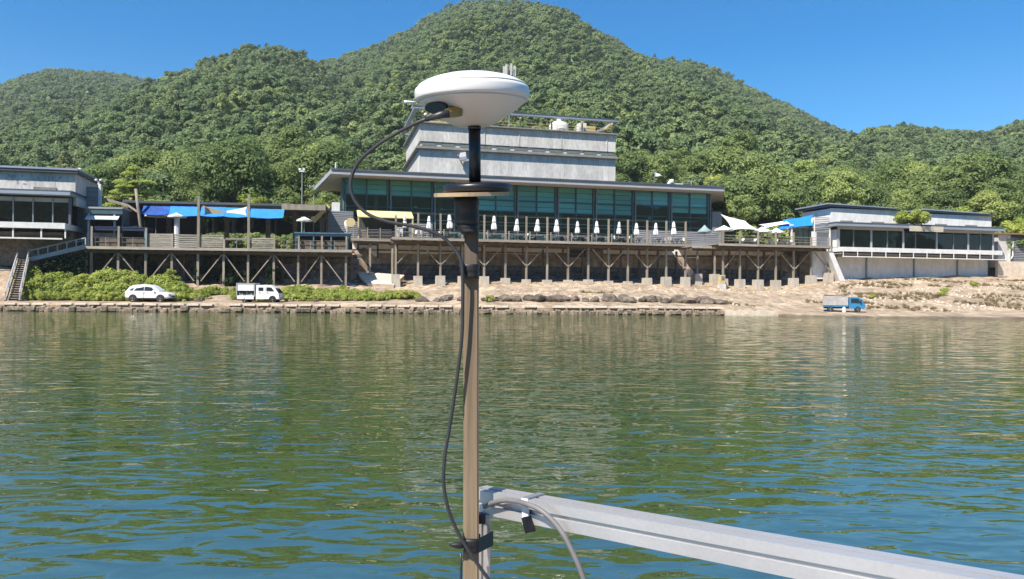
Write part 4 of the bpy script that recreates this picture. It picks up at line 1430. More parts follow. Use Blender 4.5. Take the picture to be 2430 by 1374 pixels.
a, b = LD.s(205, 1.6), LD.s(290, 1.6)
zk1 = LD.z(245, 492, 1.6)
T = Thing(LD, 'drinks_kiosk', 'small dark kiosk with pale roller awning on the left terrace', 'kiosk', (a, 1.6, Z_LEFT))
T.part('counter', MB().box(a, b, 1.6, 1.8, Z_LEFT, Z_LEFT + 1.6), 'steel_grey')
T.part('back_wall', MB().box(a, b, 3.7, 3.9, Z_LEFT, zk1 - .2), 'interior')
T.part('side_wall', MB().box(a, a + .15, 1.81, 3.69, Z_LEFT, zk1 - .2), 'frame_teal')
T.part('side_wall', MB().box(b - .15, b, 1.81, 3.69, Z_LEFT, zk1 - .2), 'frame_teal')
T.part('roof', MB().box(a - .2, b + .15, 1.2, 4.0, zk1 - .19, zk1), 'siding')
T.part('roof_fascia', MB().box(a - .1, b + .1, 1.3, 1.45, zk1 - .75, zk1 - .2), 'frame_teal')
aw = T.part('awning', MB().hexa([(a + .1, .9, zk1 - 1.45), (b - .25, .9, zk1 - 1.45), (b - .25, 1.7, zk1 - .85), (a + .1, 1.7, zk1 - .85),
                            (a + .1, .86, zk1 - 1.38), (b - .25, .86, zk1 - 1.38), (b - .25, 1.7, zk1 - .78), (a + .1, 1.7, zk1 - .78)]), 'white_cloth')
for s in (a + .3, (a + b) / 2 + 1.1):
    T.part('post', MB().box(s - .1, s + .1, 1.35, 1.55, Z_LEFT, zk1 - .76), 'concrete')

# two low bar booths with flat dark-blue canopies at the terrace edge
def bar_booth(x0, x1, y_top, y_bot, label, frame, cloth, n):
    t0, t1 = .45, 2.6
    a, b = LD.s(x0, t0), LD.s(x1, t0)
    zt = LD.z((x0 + x1) / 2, y_top, t0)
    T = Thing(LD, 'bar_booth', label, 'bar booth', (a, t0, Z_LEFT))
    T.part('canopy', MB().box(a - .1, b + .1, t0 - .1, t1, zt - .14, zt), cloth)
    T.part('valance', MB().box(a - .05, b + .05, t0 - .06, t0 - .02, zt - .42, zt - .142), 'navy')
    T.part('back_panel', MB().box(a, b, t1 - .2, t1 - .05, Z_LEFT, zt - .15), 'interior')
    T.part('counter', MB().box(a + .1, b - .1, t0 + .2, t0 + .7, Z_LEFT, Z_LEFT + .95), 'wood_dark')
    for i in range(n):
        s = a + .1 + (b - a - .2) * i / (n - 1)
        T.part('leg', MB().bar((s, t0 + .05, Z_LEFT), (s, t0 + .05, zt - .145), .15), frame)
bar_booth(214, 346, 538, 575, 'low bar booth with navy canopy at the left end of the terrace', 'teal_paint', 'navy', 3)
bar_booth(700, 829, 552, 590, 'low bar booth with teal canopy at the right end of left terrace', 'teal_paint', 'teal_paint', 4)

# ------------------------------------------------------------------ long roof, blue awning and small sails behind the left terrace
def awning_roof():
    t0 = 4.6
    a, b = LD.s(290, t0), LD.s(772, t0)
    z = LD.z(520, 483, t0)
    T = Thing(LD, 'awning_roof', 'long dark flat roof with timber edge behind the left terrace', 'roof shelter', (a, t0, Z_LEFT))
    T.part('roof', MB().box(a, b, t0, 12, z - .12, z + .14), 'roof_dark')
    T.part('edge_beam', MB().box(LD.s(668, t0), b, t0 - .15, t0 - .02, z - .55, z + .1), 'wood_grey')
    T.part('rear_beam', MB().box(a, b, 11.5, 11.8, z - .6, z - .13), 'wood_dark')
    for x in (300, 400, 470, 538, 636, 700, 765):
        s = LD.s(x, t0 + 4)
        T.part('column', MB().box(s - .25, s + .25, t0 + 3.8, t0 + 4.2, Z_LEFT - .3, z - .13), 'wood_dark')
    # dark back bar on the left, open on the right
    c, d = LD.s(342, 10), LD.s(466, 10)
    T.part('back_wall', MB().box(c, d, 10, 10.2, Z_LEFT - .3, z - .13), 'interior')
    T.part('side_wall', MB().box(c - .15, c - .01, t0 + .4, 10, Z_LEFT - .3, z - .13), 'interior')
    T.part('bar_counter', MB().box(c + .5, d - .5, 7.5, 8, Z_LEFT - .3, Z_LEFT + 1.1), 'concrete_dark')
    # blue awning in cloth lengths
    segs = [(335, 400, 'blue_deep', 489, 508), (400, 470, 'blue_cloth', 490, 511), (474, 532, 'blue_cloth', 491, 512), (532, 588, 'blue_cloth', 493, 514), (592, 672, 'blue_cloth', 496, 516)]
    for x0, x1, m, y0, y1 in segs:
        p, q = LD.s(x0, 3.6), LD.s(x1, 3.6)
        zt, zb = LD.z((x0 + x1) / 2, y0, 4.3), LD.z((x0 + x1) / 2, y1, 3.4)
        mb = MB()
        vs, fs = [], []
        for i in range(9):
            for k in range(5):
                u, v = i / 8, k / 4
                sag = -.10 * math.sin(math.pi * u) * (1 - v) + .01 * math.sin(u * 19)
                vs.append((p + (q - p) * u, 3.4 + .9 * v + .05 * math.sin(v * 3.14), zb + (zt - zb) * v + sag))
        n = len(vs)
        vs += [(x, y + .02, z_ - .03) for x, y, z_ in vs]
        for i in range(8):
            for k in range(4):
                fs.append((i * 5 + k, (i + 1) * 5 + k, (i + 1) * 5 + k + 1, i * 5 + k + 1))
                fs.append((n + i * 5 + k, n + i * 5 + k + 1, n + (i + 1) * 5 + k + 1, n + (i + 1) * 5 + k))
        mb.add(vs, fs)
        T.part('blue_awning', mb, m, smooth=True, fix=False, label='bright blue awning cloth' if m == 'blue_cloth' else 'deep blue patched awning cloth')
awning_roof()
def sail(F, name, label, pts, m, sag=0.25, n=8, group=None, masts=()):
    """A taut four-cornered cloth: pts are (s, t, z) corners in order."""
    P = [Vector(p) for p in pts]
    vs, fs = [], []
    for i in range(n + 1):
        for k in range(n + 1):
            u, v = i / n, k / n
            # edges curve inward as tensioned cloth does
            uu = .5 + (u - .5) * (1 - .16 * math.sin(math.pi * v))
            vv = .5 + (v - .5) * (1 - .16 * math.sin(math.pi * u))
            p = P[0] * (1 - uu) * (1 - vv) + P[1] * uu * (1 - vv) + P[2] * uu * vv + P[3] * (1 - uu) * vv
            p.z -= sag * math.sin(math.pi * u) * math.sin(math.pi * v)
            vs.append(tuple(p))
    N_ = len(vs)
    vs += [(a, b + .008, c - .012) for a, b, c in vs]
    for i in range(n):
        for k in range(n):
            q = (i * (n + 1) + k, (i + 1) * (n + 1) + k, (i + 1) * (n + 1) + k + 1, i * (n + 1) + k + 1)
            fs.append(q)
            fs.append(tuple(N_ + j for j in q[::-1]))
    c = sum(P, Vector()) / 4
    T = Thing(F, name, label, 'shade sail', (c.x, c.y, min(p.z for p in P)), group)
    T.part('cloth', MB().add(vs, fs), m, smooth=True, fix=False)
    for p, q in masts:
        T.part('rope', MB().tube([p, q], .02, 5), 'steel_grey')
    return T
def LP3(x, y, t):
    s, z = LD.px(x, y, t)
    return (s, t, z)
def MP3(x, y, t):
    s, z = M.px(x, y, t)
    return (s, t, z)
sail(LD, 'small_sail', 'tan triangular sail stretched from the left tall post', [LP3(480, 487, .9), LP3(536, 502, 1.6), LP3(537, 504, 1.6), LP3(484, 510, .9)], 'tan_cloth', .02)
sail(LD, 'small_sail', 'white triangular sail stretched to the right tall post', [LP3(535, 501, 1.6), LP3(587, 490, .8), LP3(585, 511, .8), LP3(535, 504, 1.6)], 'white_cloth', .02)

# leaning timber pole, fallen beam at the kiosk roof
a, b = LD.px(322, 448, 3.2), LD.px(334, 540, 3.2)
solo(LD, 'leaning_pole', 'pale leaning tree-trunk pole beside the blue awning', 'pole', MB().tube([(b[0], 3.2, Z_LEFT), (b[0], 3.2, b[1]), ((a[0] + b[0]) / 2, 3.2, (a[1] + b[1]) / 2), (a[0], 3.2, a[1])], [.17, .17, .18, .15], 9), 'wood_grey', (b[0], 3.2, Z_LEFT), smooth=True)
a, b = LD.px(240, 470, 3.9), LD.px(328, 505, 3.0)
solo(LD, 'sloping_rafter', 'dark sloping rafter from the slatted screen down to the leaning pole', 'rafter', MB().bar((a[0], 4.4, a[1]), ((a[0] * .35 + b[0] * .65), 4.2, a[1] * .5 + b[1] * .5 + .1), .16, .3).bar(((a[0] * .35 + b[0] * .65), 4.2, a[1] * .5 + b[1] * .5 + .1), (b[0], 3.5, b[1]), .14, .2), 'wood_grey', (a[0], 4.2, b[1]))
# blue covered machine under the awning
a, b = LD.s(300, 3.0), LD.s(332, 3.0)
z = Z_LEFT
T = Thing(LD, 'covered_bin', 'blue tarpaulin-covered box beside the kiosk', 'covered box', (a, 3, z))
T.part('cover', MB().prism([(a, z + 1.0), (a + .5, z + 2.2), (b - .3, z + 2.3), (b, z + 1.9), (b, z + .9)], 2.6, 3.4), 'blue_deep')
T.part('top_strip', MB().prism([(a + .05, z + 1.35), (a + .55, z + 2.24), (b - .2, z + 2.34), (b - .2, z + 2.5), (a + .4, z + 2.42), (a - .1, z + 1.5)], 2.5, 2.75), 'roof_metal')
T.part('base', MB().box(a + .1, b - .1, 2.65, 3.35, z, z + .9), 'interior')

# ------------------------------------------------------------------ parasols
def open_parasol(F, x, y_top, y_rim, width_px, t, zf, label, m='white_cloth', pole_w=.04, ribs=8, group=None, white_pole=False):
    s, z1 = F.px(x, y_top, t)
    z0 = F.z(x, y_rim, t)
    R = abs(F.s(x + width_px / 2, t) - s)
    T = Thing(F, 'open_parasol', label, 'parasol', (s, t, zf), group)
    prof = [(.03, z1 - z0), (R * .45, (z1 - z0) * .5), (R, 0)]
    vs, fs = [], []
    n = ribs * 2
    for r_, z in prof:
        for k in range(n):
            a = 2 * math.pi * k / n
            rr_ = r_ * (1 if k % 2 == 0 else .94)
            vs.append((s + rr_ * math.cos(a), t + rr_ * math.sin(a), z0 + z - (0 if k % 2 == 0 else -.02)))
    for i in range(2):
        for k in range(n):
            fs.append((i * n + k, i * n + (k + 1) % n, (i + 1) * n + (k + 1) % n, (i + 1) * n + k))
    T.part('canopy', MB().add(vs, fs), m)
    T.part('valance', MB().add([(s + R * (1 if k % 2 == 0 else .94) * math.cos(2 * math.pi * k / n), t + R * (1 if k % 2 == 0 else .94) * math.sin(2 * math.pi * k / n), z0 - dz) for dz in (.005, .16) for k in range(n)],
                                [(k, (k + 1) % n, n + (k + 1) % n, n + k) for k in range(n)]), m, fix=False)
    T.part('pole', MB().tube([(s, t, zf), (s, t, z1 - .02)], pole_w, 8), 'white_paint' if white_pole else 'wood_grey')
    T.part('base', MB().lathe([(.3, 0), (.3, .06), (.08, .1)], (s, t, zf), 12), 'concrete_dark')
    return T
open_parasol(LD, 370, 503, 511, 52, 5.2, Z_LEFT, 'open grey-white parasol under the blue awning, left of the thick white pole')
open_parasol(LD, 420, 504, 513, 46, 4.0, Z_LEFT, 'open white parasol with thick white pole under the blue awning', pole_w=.3, white_pole=True)
open_parasol(LD, 722, 514, 522, 36, 5.0, Z_MAIN - 1.0, 'open pale parasol with blue underside above the teal booth')
open_parasol(M, 1718, 535, 545, 42, 2.2, Z_RIGHT, 'leftmost open white parasol on the right terrace')
open_parasol(M, 1809, 538, 549, 40, 2.4, Z_RIGHT, 'middle open white parasol on the right terrace')
open_parasol(M, 1842, 541, 551, 34, 3.6, Z_RIGHT, 'rightmost open white parasol on the right terrace')
open_parasol(M, 1672, 534, 549, 30, 6.5, Z_MAIN, 'open green parasol in front of the slatted hall wall', m='teal_strip')

def closed_parasol_proto():
    e = empty('closed_parasol')
    m = MB()
    prof = [(.05, 3.02), (.13, 2.92), (.17, 2.6), (.2, 2.35), (.17, 2.25), (.25, 2.0), (.3, 1.6), (.27, 1.4)]
    vs, fs = [], []
    n = 16
    for i, (r_, z) in enumerate(prof):
        for k in range(n):
            a = 2 * math.pi * k / n
            q = r_ * (1.15 if k % 2 == 0 else .8)
            vs.append((q * math.cos(a), q * math.sin(a), z + (.0 if k % 2 else -.03 * i / 7)))
    for i in range(len(prof) - 1):
        for k in range(n):
            fs.append((i * n + k, i * n + (k + 1) % n, (i + 1) * n + (k + 1) % n, (i + 1) * n + k))
    fs.append(tuple(range(n)))
    fs.append(tuple(range((len(prof) - 1) * n, len(prof) * n)))
    me = m.add(vs, fs).mesh('folded_canopy', 'white_cloth')
    fix_normals(me)
    put('folded_canopy', me, e)
    put('strap', MB().lathe([(.2, 2.22), (.21, 2.29)], n=12).mesh('strap', 'concrete_dark'), e)
    put('pole', MB().tube([(0, 0, 0), (0, 0, 3.12)], .035, 8).mesh('pole', 'wood_grey'), e)
    put('base', MB().lathe([(.28, 0), (.28, .06), (.07, .1)], n=12).mesh('base', 'concrete_dark'), e)
    return e
ORD = ['leftmost', 'second', 'third', 'fourth', 'fifth', 'sixth', 'seventh', 'eighth', 'ninth', 'tenth', 'eleventh', 'twelfth', 'thirteenth']
px_um = (962, 1017, 1069, 1172, 1224, 1273, 1320, 1370, 1417, 1467, 1510, 1556, 1599)
proto = closed_parasol_proto()
ru = random.Random(4)
UM = []
for i, x in enumerate(px_um):
    t = 1.55
    s = M.s(x, t)
    o = proto if i == 0 else copy_tree(proto)
    o.location = M.w(s, t, Z_MAIN - .005)
    o.rotation_euler = (ru.uniform(-.05, .05), ru.uniform(-.06, .06), ru.uniform(0, 3))
    k_ = ru.uniform(.85, 1.15)
    o.scale = (k_, k_ * ru.uniform(.85, 1.1), ru.uniform(.88, 1.02))
    where = ('leftmost' if i == 0 else 'rightmost' if i == 12 else ORD[i])
    tag(o, '%s closed white parasol %son the long terrace' % (where, '' if i in (0, 12) else 'from the left '), 'parasol', 'closed white parasols along the long terrace')
    UM.append((s, t))

# ------------------------------------------------------------------ terrace tables and chairs
def chair_proto():
    e = empty('terrace_chair')
    put('seat', MB().box(-.26, .26, -.24, .24, .43, .47).mesh('seat', 'grey_cloth'), e)
    put('backrest', MB().hexa([(-.27, .2, .55), (.27, .2, .55), (.27, .24, .55), (-.27, .24, .55), (-.27, .3, .95), (.27, .3, .95), (.27, .34, .95), (-.27, .34, .95)]).mesh('backrest', 'white_cloth'), e)
    for sx in (-1, 1):
        me = MB().bar((sx * .25, -.26, 0), (sx * .25, .24, .66), .045).bar((sx * .2, .26, 0), (sx * .2, -.24, .66), .045).mesh('leg', 'frame_grey')
        put('leg', me, e)
        put('armrest', MB().box(sx * .25 - .04, sx * .25 + .04, -.27, .27, .66, .69).mesh('armrest', 'fascia'), e)
    return e
def table_proto():
    e = empty('terrace_table')
    put('tabletop', MB().box(-.42, .42, -.42, .42, .7, .74).mesh('tabletop', 'fascia'), e)
    for a in (0, math.pi / 2):
        c, s_ = math.cos(a), math.sin(a)
        put('leg', MB().bar((-.35 * c, -.35 * s_, 0), (.35 * c, .35 * s_, .7), .05).bar((.35 * c, .35 * s_, 0), (-.35 * c, -.35 * s_, .7), .05).mesh('leg', 'frame_grey'), e)
    return e
cp, tp = chair_proto(), table_proto()
first = True
for i, (s, t) in enumerate(UM):
    o = tp if i == 0 else copy_tree(tp)
    o.location = M.w(s + .15, 1.0, Z_MAIN - .005)
    o.rotation_euler = (0, 0, M.th + ru.uniform(-.2, .2))
    nth = ORD[i] if i < 12 else 'thirteenth'
    tag(o, 'square terrace table beside the %s closed parasol %son the long terrace' % (nth, '' if i == 0 else 'from the left '), 'table', 'tables on the long terrace')
    for side, word in ((-1, 'left'), (1, 'right')):
        c = cp if first else copy_tree(cp)
        first = False
        c.location = M.w(s + .15 + side * .85, 1.0 + ru.uniform(-.2, .2), Z_MAIN - .005)
        c.rotation_euler = (0, 0, M.th - side * math.pi / 2 + ru.uniform(-.5, .5))
        tag(c, 'terrace chair %s of the table at the %s closed parasol' % (word, nth), 'chair', 'chairs on the long terrace')
for i, x in enumerate((1746, 1775, 1826, 1862)):
    o = copy_tree(tp)
    s = M.s(x, 1.6)
    o.location = M.w(s, 1.6, Z_RIGHT - .005)
    o.rotation_euler = (0, 0, M.th)
    tag(o, '%s small table on the right terrace' % ('leftmost', 'second from left', 'third from left', 'rightmost')[i], 'table', 'tables on the right terrace')
    c = copy_tree(cp)
    c.location = M.w(s + .85, 1.6, Z_RIGHT - .005)
    c.rotation_euler = (0, 0, M.th - 1.4)
    tag(c, 'chair beside the %s table on the right terrace' % ('leftmost', 'second', 'third', 'rightmost')[i], 'chair', 'chairs on the right terrace')

# yellow awning bar at the left end of the hall
def yellow_bar():
    t0 = 4.6
    a, b = M.s(848, t0), M.s(981, t0)
    zt, zb = M.z(910, 501, 6.6), M.z(910, 515, 4.6)
    T = Thing(M, 'awning_bar', 'bar with bright yellow fabric awning in front of the hall', 'bar', (a, t0, Z_MAIN))
    T.part('awning', MB().hexa([(a, t0, zb), (b, t0, zb), (b, 7.0, zt), (a, 7.0, zt), (a, t0, zb + .05), (b, t0, zb + .05), (b, 7.0, zt + .05), (a, 7.0, zt + .05)]), 'yellow_cloth')
    T.part('valance', MB().box(a, b, t0 - .03, t0 - .005, zb - .1, zb + .04), 'yellow_cloth')
    for s in (a + .1, b - .1):
        T.part('post', MB().bar((s, t0 + .1, Z_MAIN), (s, t0 + .1, zb), .16), 'yellow_paint')
    T.part('back_panel', MB().box(a + .3, b - .3, 7.3, 7.45, Z_MAIN, zt - .1), 'interior')
    T.part('counter', MB().box(a + .6, b - .5, 6.0, 6.5, Z_MAIN, Z_MAIN + 1.1), 'wood_dark')
    T.part('counter_top', MB().box(a + .5, b - .4, 5.95, 6.55, Z_MAIN + 1.105, Z_MAIN + 1.17), 'yellow_paint')
yellow_bar()
s, z = M.px(832, 528, 4.2)
T = Thing(M, 'round_sign', 'round straw-coloured sign disc left of the yellow awning', 'sign', (s, 4.2, Z_MAIN))
T.part('disc', MB().lathe([(.55, -.03), (.55, .03)], (s, 4.1, z), 20, 'y'), 'yellow_paint')
T.part('post', MB().bar((s, 4.2, Z_MAIN), (s, 4.2, z - .3), .1), 'wood_grey')
s, z = M.px(825, 520, 4.6)
solo(M, 'white_planter', 'white rounded pot on a stand behind the round sign', 'pot', MB().lathe([(.12, 0), (.15, 1.1), (.35, 1.4), (.42, 1.9), (.3, 2.2), (.1, 2.3)], (s, 4.9, Z_MAIN), 14), 'white_paint', (s, 4.9, Z_MAIN), smooth=True)
s = M.s(948, 2.0)
solo(M, 'serving_cart', 'pale ribbed serving cart at the left end of the long terrace', 'cart', MB().box(s - .5, s + .35, 1.5, 2.1, Z_MAIN + .15, Z_MAIN + 1.25).box(s - .55, s + .4, 1.45, 2.15, Z_MAIN + 1.255, Z_MAIN + 1.32)
     .box(s - .45, s - .3, 1.6, 1.7, Z_MAIN, Z_MAIN + .148).box(s + .15, s + .3, 1.6, 1.7, Z_MAIN, Z_MAIN + .148), 'concrete', (s, 1.8, Z_MAIN))
# yellow slanted ladder ramp left of the hall
a, b = M.px(742, 525, 7), M.px(780, 488, 7)
T = Thing(M, 'timber_ramp', 'yellow slanted timber flight at the left corner of the hall', 'stair flight', (a[0], 7, Z_MAIN - 1.5))
for dt in (0, 1.0):
    T.part('stringer', MB().bar((a[0], 7 + dt, a[1]), (b[0], 7 + dt, b[1]), .1, .5), 'yellow_paint')
for k in range(8):
    u = (k + .5) / 8
    T.part('tread', MB().box(a[0] + (b[0] - a[0]) * u - .14, a[0] + (b[0] - a[0]) * u + .14, 7.06, 7.94, a[1] + (b[1] - a[1]) * u, a[1] + (b[1] - a[1]) * u + .06), 'yellow_paint')
T.part('support', MB().bar((a[0] + .1, 7.5, Z_MAIN - 1.6), (a[0] + .1, 7.5, a[1]), .2).bar((b[0] - .2, 7.5, Z_MAIN - 1.6), (b[0] - .2, 7.5, b[1]), .2), 'wood_dark')
# plateau block with white tank-like tables behind teal booth
a, b = LD.s(705, 4.5), LD.s(770, 4.5)
T = Thing(LD, 'side_pavilion', 'raised white-railed platform behind the teal bar booth', 'platform', (a, 4.5, Z_LEFT))
T.part('platform', MB().box(a, b, 3.2, 9, Z_LEFT - .2, Z_MAIN - 1.1), 'concrete')
for k in range(5):
    s = a + (b - a) * k / 4
    T.part('rail_post', MB().bar((s, 3.4, Z_MAIN - 1.1), (s, 3.4, Z_MAIN - .1), .07), 'white_paint')
T.part('handrail', MB().box(a, b, 3.36, 3.44, Z_MAIN - .1, Z_MAIN - .04), 'white_paint')
T.part('counter_box', MB().box(a + .8, b - .3, 4.6, 5.4, Z_MAIN - 1.1, Z_MAIN + .3), 'white_paint')

# ------------------------------------------------------------------ right terrace sails and awning
sail(M, 'shade_sail', 'large white shade sail peaking beside the hall end wall', [MP3(1710, 508, 6.2), MP3(1768, 524, 5.0), MP3(1800, 545, 1.6), MP3(1736, 546, 1.6)], 'white_cloth', .35)
sail(M, 'shade_sail', 'narrow white shade sail left of the blue awning', [MP3(1800, 533, 6.0), MP3(1872, 522, 7.0), MP3(1876, 530, 4.0), MP3(1815, 541, 4.0)], 'white_cloth', .1)
sail(M, 'blue_sail', 'bright blue slanted awning beside the right building', [MP3(1858, 521, 7.0), MP3(1931, 509, 6.5), MP3(1931, 535, 3.2), MP3(1843, 546, 3.2)], 'blue_cloth', .15)
T = Thing(M, 'sail_mast', 'pale mast holding the corners of the white and blue sails', 'mast', (M.s(1878, 3.7), 3.7, Z_RIGHT))
s = M.s(1878, 3.7)
T.part('mast', MB().bar((s, 3.7, Z_RIGHT - .05), (s, 3.7, M.z(1878, 536, 3.7)), .2), 'white_paint')
T.part('cap', MB().box(s - .2, s + .2, 3.5, 3.9, M.z(1878, 536, 3.7) + .002, M.z(1878, 536, 3.7) + .2), 'white_paint')
a, b = M.s(1893, 5.5), M.s(1931, 5.5)
T = Thing(M, 'green_pavilion', 'small pale green glazed pavilion under the blue awning', 'pavilion', (a, 5.5, Z_RIGHT))
T.part('wall', MB().box(a, b, 5.5, 7.5, Z_RIGHT, M.z(1912, 541, 5.5)), 'green_panel')
for k in range(4):
    s = a + (b - a) * k / 3
    T.part('mullion', MB().box(s - .06, s + .06, 5.42, 5.49, Z_RIGHT, M.z(1912, 541, 5.5)), 'frame_grey')
T.part('rail', MB().box(a, b, 5.42, 5.49, Z_RIGHT + 1.2, Z_RIGHT + 1.3), 'frame_grey')
T.part('roof', MB().box(a - .2, b + .2, 5.2, 7.8, M.z(1912, 541, 5.5) + .003, M.z(1912, 541, 5.5) + .2), 'white_paint')
# timber planter and fence on the right terrace
for i, (x, y0) in enumerate(((1778, 0), (1866, 0))):
    s = M.s(x, 4.2)
    T = Thing(M, 'planter_box', '%s timber planter with plants on the right terrace' % ('left', 'right')[i], 'planter', (s, 4.2, Z_RIGHT))
    T.part('box', MB().box(s - 1.2, s + 1.2, 3.9, 4.6, Z_RIGHT, Z_RIGHT + .7), 'yellow_paint' if i else 'wood_grey')
    me = crown_mesh('plants', 900 + i, 1.1, 1.0, 10, 40, .13, 'leaf_near', core=False)
    T.piece('plants', me, s, 4.25, Z_RIGHT + .5)

# ------------------------------------------------------------------ right building
def right_building():
    s0, s1 = M.s(1990, 0.4), M.s(2362, 0.4)
    t0 = 0.4
    zf = M.z(2180, 591, t0)
    zc = M.z(2180, 553, t0)
    T = Thing(M, 'riverside_building', 'right white two-storey building with long dark glass front', 'building', (s0, t0, 4.4))
    # basement wall in bays
    xs = [1985, 2055, 2168, 2271, 2344]
    S = [M.s(x, 2.2, 640) for x in xs]
    zb = 4.0
    for a, b in zip(S[:-1], S[1:]):
        T.part('basement_panel', MB().box(a + .02, b - .02, 2.2, 2.5, zb, zf - 1.2), 'white_wall')
    for s in S[1:-1]:
        T.part('pilaster', MB().box(s - .1, s + .1, 2.05, 2.19, zb, zf - 1.0), 'steel_grey')
    T.part('basement_band', MB().box(S[0], S[-1], 2.0, 2.18, zf - 1.25, zf - 1.0), 'fascia')
    T.part('buttress', MB().prism([(M.s(1962, .6, 600), zf - .6), (M.s(1973, .6, 600), zf - .6), (M.s(2003, .6, 660), M.z(2003, 668, .6)), (M.s(1990, .6, 660), M.z(1990, 668, .6))], .3, 1.4), 'white_paint')
    T.part('basement_core', MB().box(S[0] + .1, S[-1] - .1, 2.52, 10, zb, zf - .8), 'concrete')
    # slab and pipe rail
    T.part('floor_slab', MB().box(s0 - .1, s1 + .3, -.5, 10, zf - .62, zf - .02), 'white_paint')
    rl = T.part('pipe_rail', MB().tube([(s0 - .1, -.55, zf - 1.35), (s1 + .9, -.55, zf - 1.35)], .07, 8), 'white_paint')
    for i in range(13):
        s = s0 + (s1 - s0 + .8) * i / 12
        T.part('rail_stub', MB().bar((s, -.55, zf - 1.32), (s, -.55, zf - .62), .08), 'white_paint', rl)
    T.part('under_floor', MB().box(s0, s1, -.2, 2.0, zf - .95, zf - .8), 'concrete_dark')
    # glass storey
    T.part('floor', MB().box(s0, s1, .6, 10, zf - .018, zf + .04), 'interior_floor')
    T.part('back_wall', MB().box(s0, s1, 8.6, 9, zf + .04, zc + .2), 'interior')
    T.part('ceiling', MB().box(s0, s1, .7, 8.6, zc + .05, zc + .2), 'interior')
    T.part('side_wall', MB().box(s0 - .05, s0 + .1, .75, 8.5, zf + .04, zc + .2), 'white_wall')
    mx = [1990, 2025, 2067, 2105, 2143, 2172, 2222, 2262, 2297, 2326, 2356]
    G = [M.s(x, t0) for x in mx]
    for i, s in enumerate(G):
        w = .14 if i in (0, 2, 4, 6, 8, 10) else .05
        T.part('mullion', MB().box(s - w, s + w, t0 - .08, t0 + .15, zf - .015, zc + .2), 'fascia' if w > .1 else 'frame_grey')
    for i, (a, b) in enumerate(zip(G[:-1], G[1:])):
        T.part('pane', MB().box(a + .15, b - .15, t0, t0 + .025, zf, zc - .02), 'glass_dark', fix=False)
    for k in range(7):
        s = s0 + 2 + k * 3.1
        T.part('dining_table', MB().box(s - .5, s + .5, 3.0, 3.8, zf + .7, zf + .76).box(s - .06, s + .06, 3.34, 3.46, zf + .04, zf + .699), 'white_paint')
    T.part('lintel', MB().box(G[0] - .1, G[4], t0 - .12, t0 + .2, zc + .202, zc + .55), 'blind_pale')
    T.part('lintel', MB().box(G[6], G[10] + .1, t0 - .12, t0 + .2, zc + .202, zc + .55), 'blind_pale')
    sg = T.part('sign_board', MB().box(G[4] + .03, G[6] - .03, -.86, -.72, zc + .12, zc + .86), 'sign_cream')
    m = MB()
    rs = random.Random(12)
    s = G[4] + .3
    while s < G[6] - .5:
        w = rs.uniform(.1, .22)
        m.box(s, s + w, -.872, -.862, zc + .3, zc + .3 + rs.uniform(.16, .3))
        s += w + .09
    T.part('sign_lettering', m, 'yellow_paint', sg, fix=False, kind='stuff')
    z2 = zc + .56
    T.part('canopy', MB().box(s0 - 1.2, s1 + .5, -.7, 10, z2, z2 + .28), 'roof_metal')
    T.part('canopy_edge', MB().box(s0 - 1.2, s1 + .5, -.6, 10, z2 + .283, z2 + .55), 'roof_dark')
    # upper storey: two white blocks with thin metal roofs
    for (xa, xb, y_t, lab) in ((1972, 2133, 497, 'left'), (2197, 2353, 510, 'right')):
        a, b = M.s(xa, 3.0, 510), M.s(xb, 3.0, 510)
        zt = M.z((xa + xb) / 2, y_t, 3.0)
        n = 4
        for i in range(n):
            p, q = a + (b - a) * i / n, a + (b - a) * (i + 1) / n
            T.part('upper_panel', MB().box(p + .006, q - .006, 3.0, 3.3, z2 + .56, zt), 'white_wall', fix=False)
        T.part('upper_core', MB().box(a + .01, b, 3.31, 9.6, z2 + .56, zt - .02), 'white_wall')
        for f in (.22, .68):
            s = a + (b - a) * f
            T.part('vent_window', MB().box(s - 1.05, s + 1.05, 2.9, 2.995, z2 + .6, z2 + 1.15), 'concrete_dark')
        rf = T.part('upper_roof', MB().hexa([(a - .6, 2.6, zt + .25), (b + .2, 2.6, zt + .003), (b + .2, 10, zt + .003), (a - .6, 10, zt + .25),
                                             (a - .6, 2.6, zt + .45), (b + .2, 2.6, zt + .2), (b + .2, 10, zt + .2), (a - .6, 10, zt + .45)]), 'roof_dark')
        T.part('roof_sheet', MB().hexa([(a - .9, 2.5, zt + .48), (b - 1, 2.5, zt + .23), (b - 1, 10, zt + .23), (a - .9, 10, zt + .48),
                                        (a - .9, 2.5, zt + .66), (b - 1, 2.5, zt + .36), (b - 1, 10, zt + .36), (a - .9, 10, zt + .66)]), 'roof_metal', rf)
    # slatted corner screen beside the terrace
    a, b = M.s(1934, 1.0, 530), M.s(1968, 1.0, 530)
    z = M.z(1950, 551, 1.0)
    zz = M.z(1950, 515, 1.0)
    while z < zz:
        T.part('slat', MB().box(a, b, 1.0, 1.06, z, z + .13), 'siding', fix=False)
        z += .24
    T.part('slat_post', MB().box(a - .12, a - .01, .95, 1.1, Z_RIGHT, zz).box(b + .01, b + .2, .95, 1.1, Z_RIGHT, zz), 'white_paint')
    T.part('screen_wall', MB().box(a + .4, b + .6, 2.0, 2.3, 4.2, zz - 1.9), 'white_wall')
mat('sign_cream', (0.55, 0.53, 0.46), (0.47, 0.45, 0.39), scale=1, rough=0.6)
right_building()
